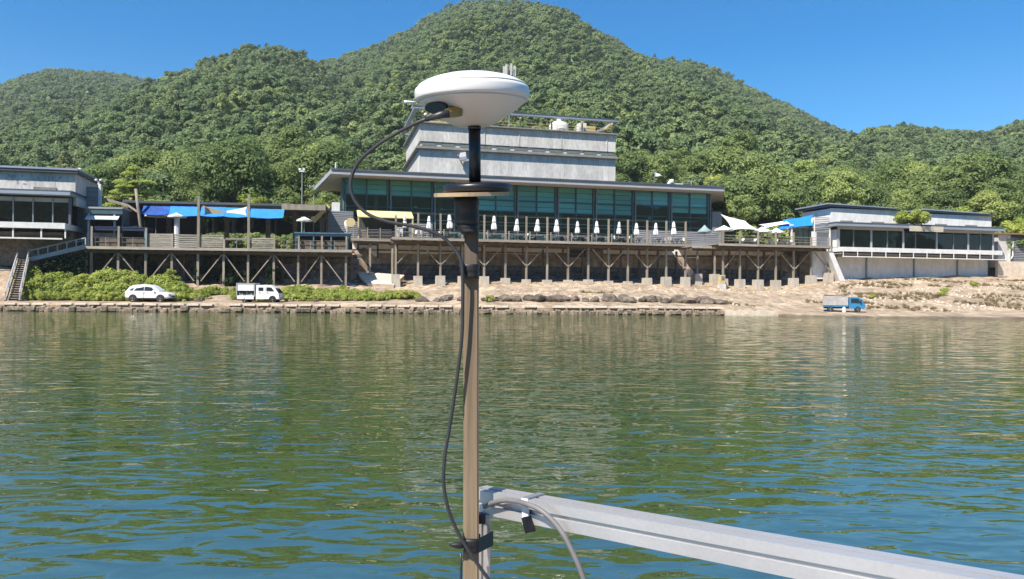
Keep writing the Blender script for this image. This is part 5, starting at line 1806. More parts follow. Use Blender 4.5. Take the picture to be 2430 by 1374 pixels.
# rooftop shrub between the two white blocks
s, z = M.px(2165, 531, 0.3)
T = Thing(M, 'roof_shrub', 'round bright green shrub on the right building roof between white blocks', 'shrub', (s, .5, z - .1))
T.piece('foliage', crown_mesh('foliage', 911, 2.0, 2.9, 34, 100, .16, 'leaf_bright'), s, .5, z - .75)
T.part('stem', MB().tube([(s, .5, z - .1), (s, .5, z + .8)], .08, 6), 'bark')
# far right shed
a, b, c = M.s(2368, 1.5), M.s(2398, 1.5), M.s(2520, 1.5)
zt, zb = M.z(2400, 557, 1.5), M.z(2400, 625, 1.5)
T = Thing(M, 'corrugated_shed', 'grey louvred shed with brown roof edge right of the white building', 'shed', (a, 1.5, zb))
T.part('plain_wall', MB().box(a, b, 1.5, 7, zb - .6, zt), 'concrete')
T.part('louvre_backing', MB().box(b + .02, c, 1.6, 7, zb - .6, zt - .1), 'roof_dark')
z = zb + .2
while z < zt - .4:
    T.part('louvre_slat', MB().box(b + .05, c, 1.48, 1.58, z, z + .14), 'siding', fix=False)
    z += .25
T.part('roof', MB().box(a - .3, c + .3, 1.0, 7.4, zt + .003, zt + .22), 'brown_roof')
T.part('drain_pipe', MB().tube([(b + .2, 1.3, zt - 1.0), (b + .2, 1.3, zb + 1.1), (b - .2, 1.2, zb + .7)], .09, 8), 'white_paint')
T.part('plinth', MB().box(a - .5, c, 1.0, 1.45, zb - 2.0, zb + .25), 'cap_stone')

# ------------------------------------------------------------------ stairs at the left
def stairs():
    # lower flight climbs away from the quay
    Y0, Y1 = 71.2, 78.6
    a0, a1 = W.s(12, Y0, 715), W.s(46, Y0, 715)
    b0, b1 = W.s(43, Y1, 615), W.s(68, Y1, 615)
    z0, z1 = .75, W.z(55, 616, Y1)
    T = Thing(W, 'bank_stairs', 'weathered timber stairs climbing the bank from the quay', 'stairs', (a0, Y0, z0))
    n = 19
    for i in range(n):
        u = (i + .5) / n
        l, r_ = a0 + (b0 - a0) * u, a1 + (b1 - a1) * u
        y, z = Y0 + (Y1 - Y0) * u, z0 + (z1 - z0) * u
        T.part('tread', MB().box(l + .12, r_ - .12, y - .2, y + .2, z + .02, z + .09), 'wood_board', fix=False)
        T.part('riser', MB().box(l + .12, r_ - .12, y + .16, y + .2, z - .16, z + .018), 'wood_dark', fix=False)
    for p, q in ((a0, b0), (a1, b1)):
        T.part('stringer', MB().bar((p, Y0, z0 + .1), (q, Y1, z1 + .1), .16, .42), 'wood_grey')
        T.part('handrail', MB().bar((p, Y0, z0 + 1.0), (q, Y1, z1 + .95), .09, .09), 'fascia')
        for u in (0.02, .25, .5, .75, .98):
            T.part('baluster', MB().bar((p + (q - p) * u, Y0 + (Y1 - Y0) * u, z0 + (z1 - z0) * u), (p + (q - p) * u, Y0 + (Y1 - Y0) * u, z0 + (z1 - z0) * u + 1.0), .09), 'fascia')
    # upper flight along the bank to the terrace
    T2 = Thing(W, 'upper_stairs', 'grey railed upper stair flight rising right to the left terrace', 'stairs', (b0, Y1, z1))
    e = LD.w(LD.s(203, .4), .4, Z_LEFT)
    p, q = Vector((b1 - .2, Y1 + .3, z1)), Vector((e.x, e.y, Z_LEFT))
    for d in (0, 1.2):
        off = Vector((0, d, 0))
        T2.part('stringer', MB().bar(p + off, q + off, .14, .45), 'fascia')
        T2.part('handrail', MB().bar(p + off + Vector((0, 0, .95)), q + off + Vector((0, 0, .95)), .1, .12), 'fascia')
        for k in range(7):
            u = k / 6
            c = p.lerp(q, u) + off
            T2.part('baluster', MB().bar(c, c + Vector((0, 0, .95)), .1), 'fascia')
    for k in range(16):
        c = p.lerp(q, (k + .5) / 16)
        T2.part('tread', MB().box(c.x - .2, c.x + .2, c.y + .07, c.y + 1.13, c.z + .05, c.z + .12), 'wood_board')
    T2.part('landing', MB().box(b0 - .1, b1 + .1, Y1, Y1 + 1.5, z1 - .1, z1 + .02), 'wood_board')
    for x in (198, 172):
        s = W.s(x, e.y - .2, 600)
        T2.part('support', MB().bar((s, e.y + .3, 2.4), (s, e.y + .3, Z_LEFT - (.4 if x > 180 else 1.2)), .2), 'wood_grey')
stairs()

# ------------------------------------------------------------------ vehicles
def wheel(T, x, y, z, r, w=.2, side=-1):
    wh = T.part('wheel', MB().lathe([(r * .6, -w / 2), (r * .96, -w / 2), (r, -w / 2 + .03), (r, w / 2 - .03), (r * .96, w / 2), (r * .6, w / 2)], (x, y, z), 22, 'y'), 'rubber', smooth=False)
    T.part('rim', MB().lathe([(r * .12, side * (w / 2 + .012)), (r * .3, side * (w / 2 - .02)), (r * .6, side * (w / 2 - .01)), (r * .68, side * (w / 2 + .005)), (r * .68, 0)], (x, y, z), 20, 'y'), 'rim', wh)
    for k in range(5):
        a = k * 2 * math.pi / 5
        T.part('spoke', MB().bar((x + r * .1 * math.cos(a), y + side * (w / 2 + .01), z + r * .1 * math.sin(a)), (x + r * .62 * math.cos(a), y + side * (w / 2 + .01), z + r * .62 * math.sin(a)), .06, .03), 'rim', wh)
def loft(sections, closed=True):
    """Skin between outlines of equal length."""
    m = MB()
    n = len(sections[0])
    vs = [p for s in sections for p in s]
    fs = []
    for i in range(len(sections) - 1):
        for k in range(n):
            fs.append((i * n + k, i * n + (k + 1) % n, (i + 1) * n + (k + 1) % n, (i + 1) * n + k))
    fs.append(tuple(range(n)))
    fs.append(tuple(range((len(sections) - 1) * n, len(sections) * n)))
    return m.add(vs, fs)
class VF(Frame):
    def __init__(self, X, Y, deg):
        self.th = RAD(deg)
        self.O = (X, Y)
        self.a = (math.cos(self.th), math.sin(self.th))
        self.n = (-math.sin(self.th), math.cos(self.th))

def suv():
    Xc = W.s(358, 72.6, 710)
    F = VF(Xc, 72.6, 1.0)
    g = ground(Xc, 72.6, False) + .0
    T = Thing(F, 'parked_car', 'white parked SUV on the quay in front of the green shrubs', 'car', (0, 0, g))
    L2 = 2.18
    # stations along the body: x, bottom z, shoulder z, half width
    st = [(-2.18, .55, .95, .70), (-2.12, .42, 1.05, .80), (-1.9, .34, 1.08, .87), (-1.2, .28, 1.06, .90), (0, .27, 1.02, .91), (.9, .28, 1.0, .90), (1.5, .30, .97, .88), (1.95, .36, .86, .82), (2.12, .42, .74, .74), (2.18, .5, .66, .64)]
    secs = []
    for x, zb, zs, hw in st:
        secs.append([(x, -hw * .88, g + zb), (x, -hw, g + zb + .12), (x, -hw, g + (zb + zs) / 2), (x, -hw * .97, g + zs - .08), (x, -hw * .86, g + zs),
                     (x, hw * .86, g + zs), (x, hw * .97, g + zs - .08), (x, hw, g + (zb + zs) / 2), (x, hw, g + zb + .12), (x, hw * .88, g + zb)])
    T.part('body', loft(secs), 'car_white', smooth=False)
    # greenhouse
    gs = [(-2.02, 1.0, 1.06, .8, .72), (-1.75, 1.0, 1.36, .82, .66), (-1.3, 1.0, 1.52, .83, .64), (-.5, 1.0, 1.58, .83, .63), (.2, 1.0, 1.54, .82, .62), (.62, .98, 1.36, .82, .66), (1.1, .96, 1.04, .8, .74)]
    gs = [(x, z0, z1 + (.1 if z1 > 1.3 else .04), hb, ht) for x, z0, z1, hb, ht in gs]
    secs = [[(x, -hb, g + z0), (x, -ht, g + z1), (x, -ht * .8, g + z1 + .03), (x, ht * .8, g + z1 + .03), (x, ht, g + z1), (x, hb, g + z0)] for x, z0, z1, hb, ht in gs]
    ro = T.part('cabin', loft(secs), 'car_white')
    def win(pts, name='side_window'):
        m = MB()
        n = len(pts)
        m.add([(x, y, g + z) for x, y, z in pts] + [(x, y + .02, g + z) for x, y, z in pts], [tuple(range(n)), tuple(range(2 * n - 1, n - 1, -1))] + [(i, (i + 1) % n, n + (i + 1) % n, n + i) for i in range(n)])
        T.part(name, m, 'car_glass', ro)
    win([(-1.28, -.835, 1.1), (-.32, -.84, 1.1), (-.32, -.675, 1.5), (-.95, -.67, 1.47)])
    win([(-.26, -.84, 1.1), (.78, -.835, 1.08), (.38, -.7, 1.42), (-.26, -.675, 1.5)])
    win([(-1.72, -.838, 1.14), (-1.38, -.838, 1.12), (-1.25, -.70, 1.4), (-1.5, -.70, 1.34)])
    T.part('sill', MB().box(-1.0, 1.0, -.93, -.9, g + .27, g + .4), 'rubber')
    for x in (-1.32, 1.32):
        T.part('wheel_arch', MB().lathe([(.40, -.015), (.40, .03)], (x, -.9, g + .34), 22, 'y'), 'rubber')
        wheel(T, x, -.84, g + .33, .335)
        wheel(T, x, .84, g + .33, .335, side=1)
    for y in (-.6, .6):
        T.part('headlight', MB().box(2.06, 2.16, y - .16, y + .16, g + .62, g + .74), 'car_glass')
        T.part('tail_light', MB().box(-2.19, -2.1, y - .16, y + .16, g + .8, g + .92), 'tail_red')
    T.part('door_mirror', MB().box(.62, .8, -1.04, -.9, g + 1.02, g + 1.16), 'car_white')
    for x in (-.3, -.85):
        T.part('door_handle', MB().box(x, x + .16, -.94, -.91, g + .9, g + .93), 'rim')
    T.part('door_seam', MB().box(-.305, -.29, -.925, -.9, g + .4, g + 1.0), 'rubber')
    T.part('front_grille', MB().box(2.14, 2.2, -.4, .4, g + .48, g + .6), 'rubber')
mat('tail_red', (0.35, 0.02, 0.02), (0.3, 0.015, 0.015), scale=1, rough=0.3)
suv()

def white_truck():
    Xc = W.s(618, 72.6, 710)
    F = VF(Xc, 72.6, 1.0)
    g = ground(Xc, 72.6, False)
    T = Thing(F, 'food_truck', 'white double-cab truck with open cargo box parked on the quay', 'truck', (0, 0, g))
    hw = .8
    # chassis
    T.part('chassis', MB().box(-2.0, 1.6, -.5, .5, g + .36, g + .52), 'rubber')
    # cargo box, open on this side
    x0, x1 = -2.08, -.28
    T.part('box_floor', MB().box(x0, x1, -hw, hw, g + .53, g + .62), 'concrete_dark')
    T.part('box_roof', MB().box(x0, x1, -hw, hw, g + 1.78, g + 1.86), 'fascia')
    T.part('box_back', MB().box(x0 + .05, x1 - .05, hw - .08, hw, g + .622, g + 1.778), 'white_paint')
    T.part('box_end', MB().box(x0, x0 + .06, -hw, hw - .081, g + .622, g + 1.778), 'fascia')
    T.part('box_end', MB().box(x1 - .06, x1, -hw, hw - .081, g + .622, g + 1.778), 'fascia')
    T.part('upper_flap', MB().box(x0 + .14, x1 - .1, -hw - .03, -hw + .01, g + 1.12, g + 1.72), 'car_white')
    T.part('lower_flap', MB().box(x0 + .1, x1 - .1, -hw - .04, -hw, g + .3, g + .66), 'car_white')
    r = random.Random(9)
    for k in range(7):
        x = x0 + .2 + k * .22
        T.part('cargo', MB().box(x, x + .17, -.6, -.3, g + .63, g + .63 + r.uniform(.2, .38)), ('grey_cloth', 'yellow_paint', 'teal_paint', 'wood_grey')[k % 4])
    # cab
    prof = [(-.2, .32), (1.95, .32), (2.05, .5), (2.0, .85), (1.62, 1.4), (1.3, 1.62), (.9, 1.68), (-.2, 1.66)]
    secs = []
    for y, k in ((-hw, .96), (-hw + .08, 1.0), (hw - .08, 1.0), (hw, .96)):
        secs.append([(.9 + (x - .9) * (k if z > .9 else 1), y * (1 if z < 1.0 else .93), g + .32 + (z - .32) * k) for x, z in prof])
    cab = T.part('cab', loft(secs), 'car_white')
    def win(pts, name='side_window'):
        n = len(pts)
        T.part(name, MB().add([(x, -hw - .012 + (z - 1.0) * .09, g + z) for x, z in pts] + [(x, -hw + .08, g + z) for x, z in pts], [tuple(range(n)), tuple(range(2 * n - 1, n - 1, -1))] + [(i, (i + 1) % n, n + (i + 1) % n, n + i) for i in range(n)]), 'car_glass', cab)
    win([(.05, 1.12), (.52, 1.12), (.52, 1.44), (.05, 1.44)])
    win([(.82, 1.1), (1.6, 1.06), (1.3, 1.44), (.82, 1.46)])
    T.part('windscreen', MB().hexa([(1.66, -.66, g + 1.36), (1.66, .66, g + 1.36), (1.99, .7, g + .92), (1.99, -.7, g + .92), (1.69, -.66, g + 1.37), (1.69, .66, g + 1.37), (2.02, .7, g + .93), (2.02, -.7, g + .93)]), 'car_glass', cab)
    for x in (.1, .86):
        T.part('door_handle', MB().box(x, x + .14, -hw - .03, -hw, g + .92, g + .97), 'rim', cab)
    T.part('door_seam', MB().box(.68, .7, -hw - .008, -hw, g + .4, g + 1.5), 'rubber', cab)
    T.part('bumper', MB().box(1.9, 2.1, -.78, .78, g + .3, g + .46), 'fascia')
    for y in (-.6, .6):
        T.part('headlight', MB().box(2.0, 2.08, y - .14, y + .14, g + .56, g + .7), 'rim')
    for x in (-1.3, 1.42):
        wheel(T, x, -.72, g + .28, .285)
        wheel(T, x, .72, g + .28, .285, side=1)
    T.part('wheel_arch', MB().lathe([(.35, -.02), (.35, .03)], (1.42, -.8, g + .3), 20, 'y'), 'rubber')
white_truck()

def blue_truck():
    Yt = 72.6
    Xc = W.s(2004, Yt, 725)
    F = VF(Xc, Yt, -22)
    g = ground(Xc, Yt, False) + .02
    T = Thing(F, 'blue_truck', 'small blue pickup truck with grey tarpaulin load on the beach', 'truck', (0, 0, g))
    hw = .78
    T.part('chassis', MB().box(-1.9, 1.5, -.45, .45, g + .32, g + .46), 'rubber')
    T.part('cargo_bed', MB().box(-1.95, .28, -hw, hw, g + .47, g + .72), 'blue_truck')
    T.part('tarpaulin', MB().hexa([(-2.0, -hw - .05, g + .62), (.3, -hw - .05, g + .62), (.3, hw + .05, g + .62), (-2.0, hw + .05, g + .62),
                                   (-1.92, -hw, g + 1.55), (.26, -hw, g + 1.5), (.26, hw, g + 1.55), (-1.92, hw, g + 1.6)]), 'tarp')
    T.part('load_top', MB().box(-1.85, .1, -hw + .05, hw - .02, g + 1.602, g + 1.66), 'wood_dark')
    prof = [(.36, .3), (1.72, .3), (1.8, .5), (1.76, .78), (1.42, 1.3), (1.2, 1.42), (.36, 1.42)]
    secs = [[(x, y * (1 if z < .9 else .93), g + z) for x, z in prof] for y in (-hw, hw)]
    cab = T.part('cab', loft(secs), 'blue_truck')
    def win(pts):
        n = len(pts)
        T.part('side_window', MB().add([(x, -hw - .012 + (z - .9) * .1, g + z) for x, z in pts] + [(x, -hw + .1, g + z) for x, z in pts], [tuple(range(n)), tuple(range(2 * n - 1, n - 1, -1))] + [(i, (i + 1) % n, n + (i + 1) % n, n + i) for i in range(n)]), 'car_glass', cab)
    win([(.55, .9), (1.4, .86), (1.2, 1.28), (.55, 1.3)])
    T.part('windscreen', MB().hexa([(1.45, -.64, g + 1.27), (1.45, .64, g + 1.27), (1.75, .68, g + .84), (1.75, -.68, g + .84), (1.48, -.64, g + 1.28), (1.48, .64, g + 1.28), (1.78, .68, g + .85), (1.78, -.68, g + .85)]), 'car_glass', cab)
    T.part('roof_trim', MB().box(.4, 1.2, -.66, .66, g + 1.422, g + 1.47), 'fascia', cab)
    for y in (-.55, .55):
        T.part('headlight', MB().box(1.76, 1.84, y - .13, y + .13, g + .55, g + .68), 'rim', cab)
    T.part('bumper', MB().box(1.7, 1.88, -.76, .76, g + .26, g + .42), 'fascia')
    T.part('door_mirror', MB().box(1.35, 1.45, -1.0, -.8, g + .95, g + 1.15), 'rubber')
    for x in (-1.3, 1.15):
        wheel(T, x, -.68, g + .26, .27)
        wheel(T, x, .68, g + .26, .27, side=1)
    s = W.s(2003, 71.2, 735)
    gg = ground(s, 71.2, False)
    solo(W, 'white_canister', 'white canister standing on the sand beside the blue truck', 'canister', MB().lathe([(.14, 0), (.17, .05), (.17, .42), (.09, .5), (.07, .56)], (s, 71.2, gg), 12), 'white_paint', (s, 71.2, gg))
blue_truck()

# ------------------------------------------------------------------ boulders along the quay
rb = random.Random(31)
k = 0
spots = []
for x in list(np.arange(1010, 1735, 27)):
    spots.append((x + rb.uniform(-8, 8), rb.uniform(73.2, 74.4), rb.uniform(.8, 1.5)))
for x in (1060, 1105, 1165, 1290, 1455, 1480, 1530, 1560, 1610, 1650, 1700):
    spots.append((x, rb.uniform(74.4, 75.2), rb.uniform(.7, 1.1)))
for x in (690, 750, 815, 845, 470, 1750, 585):
    spots.append((x, rb.uniform(73.6, 74.6), rb.uniform(.45, .8)))
spots.sort()
row_n = {False: 0, True: 0}
def ordinal(n):
    return '%d%s' % (n, 'th' if 10 <= n % 100 <= 20 else {1: 'st', 2: 'nd', 3: 'rd'}.get(n % 10, 'th'))
for i, (x, Y, sz) in enumerate(spots):
    row_n[x > 1000] += 1
    nth = ordinal(row_n[x > 1000])
    X = W.s(x, Y, 712)
    g = ground(X, Y, False)
    o = put('boulder', BOULDERS[rb.randrange(7)], None, (X, Y, g + sz * .16), (rb.uniform(-.3, .3), rb.uniform(-.3, .3), rb.uniform(0, 6.28)), (sz * rb.uniform(1.0, 1.5), sz, sz * rb.uniform(.6, .85)))
    w = ('brown boulder, %s from the left in the long rock row above the quay' if x > 1000 else 'small brown boulder, %s from the left among the quay weeds') % nth
    tag(o, w, 'boulder', 'boulders in the rock row above the quay' if x > 1000 else 'boulders among the quay weeds')

# ------------------------------------------------------------------ undergrowth
BUSH = bpy.data.collections.new('bush_shapes')
for i in range(4):
    me = crown_mesh('weed_clump', 600 + i, .62, .95, 11, 80, .062, 'leaf_bright', core=False)
    BUSH.objects.link(bpy.data.objects.new('weed_clump', me))
IVY = bpy.data.collections.new('ivy_shapes')
for i in range(3):
    me = crown_mesh('ivy_clump', 620 + i, .55, 1.2, 8, 32, .1, 'leaf_ivy', core=False)
    IVY.objects.link(bpy.data.objects.new('ivy_clump', me))
DRY = bpy.data.collections.new('dry_shapes')
def tuft(seed, m):
    r = random.Random(seed)
    mb = MB()
    for k in range(46):
        a, ln, lean = r.uniform(0, 6.28), r.uniform(.25, .6), r.uniform(.1, .6)
        c, s_ = math.cos(a), math.sin(a)
        b = Vector((c * r.uniform(0, .25), s_ * r.uniform(0, .25), 0))
        tip = b + Vector((c * lean * ln, s_ * lean * ln, ln))
        w = Vector((-s_, c, 0)) * .022
        mb.add([b - w, b + w, tip], [(0, 1, 2)])
    return mb.mesh('grass_tuft', m)
for i in range(4):
    DRY.objects.link(bpy.data.objects.new('grass_tuft', tuft(640 + i, 'leaf_dry')))
HEDGE = bpy.data.collections.new('hedge_shapes')
for i in range(4):
    me = crown_mesh('hedge_clump', 660 + i, 1.5, 2.6, 16, 60, .2, 'leaf_near', core=True)
    HEDGE.objects.link(bpy.data.objects.new('hedge_clump', me))
rv = random.Random(77)
pts, scs = [], []
for _ in range(1500):
    x = rv.uniform(55, 700)
    Y = rv.uniform(73.6, 79.8)
    X = (x - CX) / FPX * Y
    d = noise.noise((X * .35, Y * .5, 2.0))
    hf = 1.0
    if x > 440 and (d < -.02 or Y < 75.0):
        continue
    if x < 440 and d < -.25:
        continue
    hf = 1 + 1.1 * noise.noise((X * .55, Y * .3, 5.0))
    pts.append((X, Y, ground(X, Y) - .15))
    scs.append(rv.uniform(.55, 1.35) * (1.15 * hf if x < 440 and Y > 75 else .85 if x < 440 else .75))
for _ in range(620):
    x = rv.uniform(680, 1000)
    Y = rv.uniform(74.3, 80.0 - max(0, (x - 860)) * .03)
    X = (x - CX) / FPX * Y
    if noise.noise((X * .4, Y * .5, 7.0)) < -.12:
        continue
    pts.append((X, Y, ground(X, Y) - .15))
    scs.append(rv.uniform(.5, .95))
scatter_object('undergrowth', pts, scs, BUSH, 'bright green weeds and low shrubs between quay and terraces', 'undergrowth')
# a few separate bushes that stand out
for i, (x, y_, Y, sz, lab) in enumerate(((105, 690, 76.5, 1.6, 'large bright green bush right of the bank stairs'), (250, 680, 77.5, 1.7, 'bright green bush under the left end of the left terrace'),
                                  (345, 675, 77.8, 1.55, 'rounded bright green bush above the white SUV'), (404, 655, 79.0, .95, 'slim climbing green bush on a terrace post'),
                                  (960, 700, 75.4, .9, 'spiky green bush left of the foreground pole'), (1160, 718, 72.6, .55, 'small green bush right of the foreground pole'),
                                  (2070, 690, 84, .5, 'small green bush on the dry slope above the blue truck'), (2240, 700, 86, .8, 'green bush on the dry slope below the right building'), (2310, 670, 95, .6, 'small bush high on the right slope'))):
    X = W.s(x, Y, y_)
    g = ground(X, Y)
    e = empty('bush', (X, Y, g - .1), rv.uniform(0, 6))
    put('foliage', crown_mesh('foliage', 700 + i, .8, 1.3 if i != 3 else 3.0, 16, 110, .07, 'leaf_bright'), e, scl=(sz, sz, sz))
    put('stem', MB().tube([(0, 0, -.2), (.02, 0, .5)], .04, 6).mesh('stem', 'bark'), e)
    tag(e, lab, 'bush')
# ivy on the posts and stone wall below the left terrace
pts, scs = [], []
for _ in range(260):
    x = rv.choice((470, 480, 535, 545, 650, 346, 590, rv.uniform(75, 210), rv.uniform(75, 210), rv.uniform(440, 620)))
    s = LD.s(x + rv.uniform(-9, 9), 2.0)
    t = rv.uniform(.9, 4.0)
    p = LD.w(s, t)
    g = ground(p.x, p.y)
    pts.append((p.x, p.y, g + abs(rv.gauss(0, 1.0)) - .3))
    scs.append(rv.uniform(.45, .95))
for _ in range(150):
    u = rv.random()
    x = 62 + u * 140
    p = LD.w(LD.s(x, .2), rv.uniform(-.2, 1.4))
    top = 4.6 + u * 1.8
    g = ground(p.x, p.y)
    pts.append((p.x, p.y, rv.uniform(g, max(g + .2, top - .9))))
    scs.append(rv.uniform(.5, .9))
scatter_object('ivy', pts, scs, IVY, 'dark ivy climbing the posts and stone wall under the left terrace', 'ivy')
# dry grass tufts on the slopes
pts, scs = [], []
for _ in range(7000):
    x = rv.uniform(930, 2480)
    Y = rv.uniform(72, 104)
    X = (x - CX) / FPX * Y
    b = lerp_table(BANK, X / Y)
    if not (b[2] < Y < b[6] - .3):
        continue
    d = noise.noise((X * .16, Y * .16, 3.0))
    if x < 1990 and (d < .25 or Y > 82):
        continue
    if x >= 1990 and d < .05:
        continue
    pts.append((X, Y, ground(X, Y) - .03))
    scs.append(rv.uniform(.25, .85))
scatter_object('dry_grass', pts, scs, DRY, 'dry grass tufts scattered over the sandy slope', 'grass')
# broken stone on the right-hand slope
RUB = bpy.data.collections.new('rubble_shapes')
for b_ in BOULDERS[:4]:
    me = b_.copy()
    me.materials[0] = MATS['cap_stone']
    RUB.objects.link(bpy.data.objects.new('rubble_stone', me))
pts, scs = [], []
for _ in range(3200):
    x = rv.uniform(1100, 2480)
    Y = rv.uniform(72, 104)
    X = (x - CX) / FPX * Y
    b = lerp_table(BANK, X / Y)
    d = noise.noise((X * .12, Y * .2, 13.0))
    if not (b[2] - 1 < Y < b[6]) or d < (.0 if x > 1990 else .18):
        continue
    pts.append((X, Y, ground(X, Y)))
    scs.append(rv.uniform(.08, .34) * rv.uniform(.5, 1))
scatter_object('slope_rubble', pts, scs, RUB, 'broken pale stones strewn over the sandy slope', 'rubble')
# hedge and shrubs on the plateau behind the terraces and at the hill foot
pts, scs = [], []
for _ in range(420):
    x = rv.uniform(-60, 800)
    Y = rv.uniform(97, 121)
    X = (x - CX) / FPX * Y
    pts.append((X, Y, ground(X, Y) - .3))
    scs.append(rv.uniform(.5, 1.1))
for _ in range(420):
    x = rv.uniform(1690, 2520)
    Y = rv.uniform(114, 124)
    X = (x - CX) / FPX * Y
    pts.append((X, Y, 8.6))
    scs.append(rv.uniform(.8, 1.7))
for _ in range(160):
    x = rv.uniform(2360, 2520)
    Y = rv.uniform(112, 124)
    X = (x - CX) / FPX * Y
    pts.append((X, Y, 8.0 + (Y - 112) * .15))
    scs.append(rv.uniform(.8, 1.6))
scatter_object('hedge_shrubs', pts, scs, HEDGE, 'green hedge and shrubs on the plateau behind the terraces', 'hedge')

# ------------------------------------------------------------------ red pine with flat layered crown
def pine():
    s, z = LD.px(318, 480, 14)
    p = LD.w(s, 14)
    g = 6.6
    e = empty('pine_tree', (p.x, p.y, g))
    top = LD.z(310, 402, 14) - g
    zt = top
    put('trunk', MB().tube([(.3, 0, -.5), (.2, 0, zt * .3), (-.25, 0, zt * .55), (.2, .1, zt * .8), (.1, 0, zt * .97)], [.28, .24, .2, .13, .05], 9).mesh('trunk', 'bark', smooth=True), e)
    r = random.Random(15)
    m = MB()
    br = MB()
    pads = [(-2.3, .66, 1.5), (2.3, .62, 1.6), (-1.3, .73, 1.8), (1.5, .72, 1.8), (.1, .68, 1.6), (-2.6, .58, 1.2), (2.9, .54, 1.2), (-1.0, .84, 1.6), (1.2, .83, 1.7), (.1, .93, 1.5), (.4, .985, .9), (-.4, .78, 1.6)]
    for dx, zf, R in pads:
        dy = r.uniform(-1.2, .6)
        c = Vector((dx * 1.12, dy, zt * zf))
        br.tube([(0, 0, zt * zf - .7), tuple(c * .6 + Vector((0, 0, zt * zf * .4 - .25))), tuple(c - Vector((0, 0, .1)))], [.1, .07, .03], 6)
        for k in range(int(620 * R / 1.6)):
            a, q = r.uniform(0, 6.28), math.sqrt(r.random())
            pt = c + Vector((math.cos(a) * R * q, math.sin(a) * R * q * .8, r.uniform(-.05, .55) * (1.1 - q * q)))
            n = (Vector((r.uniform(-.6, .6), -.45 + r.uniform(-.5, .5), 1))).normalized()
            leaf_quad(m, pt, n, .13, r)
    put('crown', m.mesh('crown', 'leaf_pine'), e)
    put('branch', br.mesh('branch', 'bark'), e)
    tag(e, 'spreading pine with flat layered bright green crown behind the kiosk', 'pine tree')
pine()
# yellow-green shrub tree above the blue awning and other accents
for i, (x, y, Y, sz, lab) in enumerate(((600, 500, 112, .8, 'round yellow-green tree just above the blue awning'), (320, 480, 110, .55, 'low yellow-green shrub under the pine crown'),
                                  (760, 500, 113, .6, 'small yellow-green tree left of the hall roof'), (1735, 470, 121, .8, 'yellow-green tree right of the hall roof end'), (2415, 560, 113, .8, 'bright green tree above the corrugated shed'))):
    X = W.s(x, Y, y)
    z = W.z(x, y, Y)
    e = empty('bright_tree', (X, Y, max(6.5, z - 2.2)), rv.uniform(0, 6))
    put('crown', NEAR_BRIGHT[i % 2], e, scl=(sz, sz, sz))
    put('trunk', NEAR[0][1], e, scl=(.6 * sz, .6 * sz, .7 * sz))
    tag(e, lab, 'tree')

# ------------------------------------------------------------------ lamp and utility poles behind the roof
def lamp_pole(x, y0, y1, Y, label, head):
    X = W.s(x, Y, y0)
    zt = W.z(x, y0, Y)
    T = Thing(W, 'lamp_post', label, 'lamp post', (X, Y, 7.5))
    T.part('pole', MB().tube([(X, Y, 7.0), (X, Y, zt)], [.1, .07], 8), 'pole_green')
    if head:
        T.part('lamp_head', MB().box(X - .35, X + .35, Y - .2, Y + .2, zt, zt + .18).box(X - .45, X - .15, Y - .25, Y + .2, zt + .2, zt + .5).box(X + .15, X + .45, Y - .25, Y + .2, zt + .2, zt + .5), 'white_paint')
    else:
        T.part('cross_arm', MB().box(X - .8, X + .8, Y - .06, Y + .06, zt - .5, zt - .38), 'concrete_dark')
        T.part('insulator', MB().lathe([(.06, -.37), (.09, -.2)], (X - .6, Y, zt), 8).lathe([(.06, -.37), (.09, -.2)], (X + .6, Y, zt), 8), 'white_paint')
mat('pole_green', (0.3, 0.36, 0.33), (0.22, 0.28, 0.25), scale=1, rough=0.6)
lamp_pole(717, 408, 495, 106, 'thin greenish lamp post with white head left of the hall', True)
lamp_pole(745, 436, 495, 108, 'pale utility pole with cross arm beside the hall roof corner', False)

# ------------------------------------------------------------------ foreground: boat fittings, pole, antenna, rail
def P3(x, y, d):
    dx, dz = ray(x, y)
    return Vector((dx * d, d, EYE + dz * d))
DP = 1.065
def mm(n):
    return MATS[n]
mat('antenna_white', (0.82, 0.81, 0.80), (0.80, 0.79, 0.78), scale=2, rough=0.28, spec=0.5)
mat('black_plastic', (0.012, 0.013, 0.016), (0.009, 0.01, 0.012), scale=30, rough=0.35, spec=0.5)
mat('black_tape', (0.015, 0.015, 0.018), (0.01, 0.01, 0.012), scale=40, rough=0.5, bump=0.0006, bscale=60)
mat('cable_black', (0.03, 0.03, 0.032), (0.022, 0.022, 0.024), scale=30, rough=0.45, spec=0.6)
mat('cable_grey', (0.19, 0.18, 0.18), (0.15, 0.145, 0.145), scale=30, rough=0.5, spec=0.5)
mat('pole_wood', (0.41, 0.31, 0.2), (0.17, 0.125, 0.08), scale=9, rough=0.7, stretch=(3, 3, 0.12), fine=(60, 0.16), bump=0.0006, bscale=60)
mat('pole_wood_dark', (0.15, 0.115, 0.085), (0.09, 0.068, 0.05), scale=14, rough=0.75, stretch=(3, 3, 0.12), fine=(60, 0.2), bump=0.0006, bscale=60)
mat('disc_wood', (0.55, 0.40, 0.24), (0.38, 0.26, 0.15), scale=12, rough=0.6, fine=(70, 0.12), bump=0.0006, bscale=40)
mat('aluminium', (0.63, 0.605, 0.595), (0.53, 0.51, 0.5), scale=3, rough=0.36, metal=0.55, stretch=(0.3, 3, 3), fine=(90, 0.04))
mat('brass', (0.45, 0.33, 0.14), (0.36, 0.25, 0.1), scale=20, rough=0.3, metal=0.9)
mat('boat_floor', (0.38, 0.31, 0.28), (0.3, 0.24, 0.21), scale=2, rough=0.7, fine=(12, 0.1))

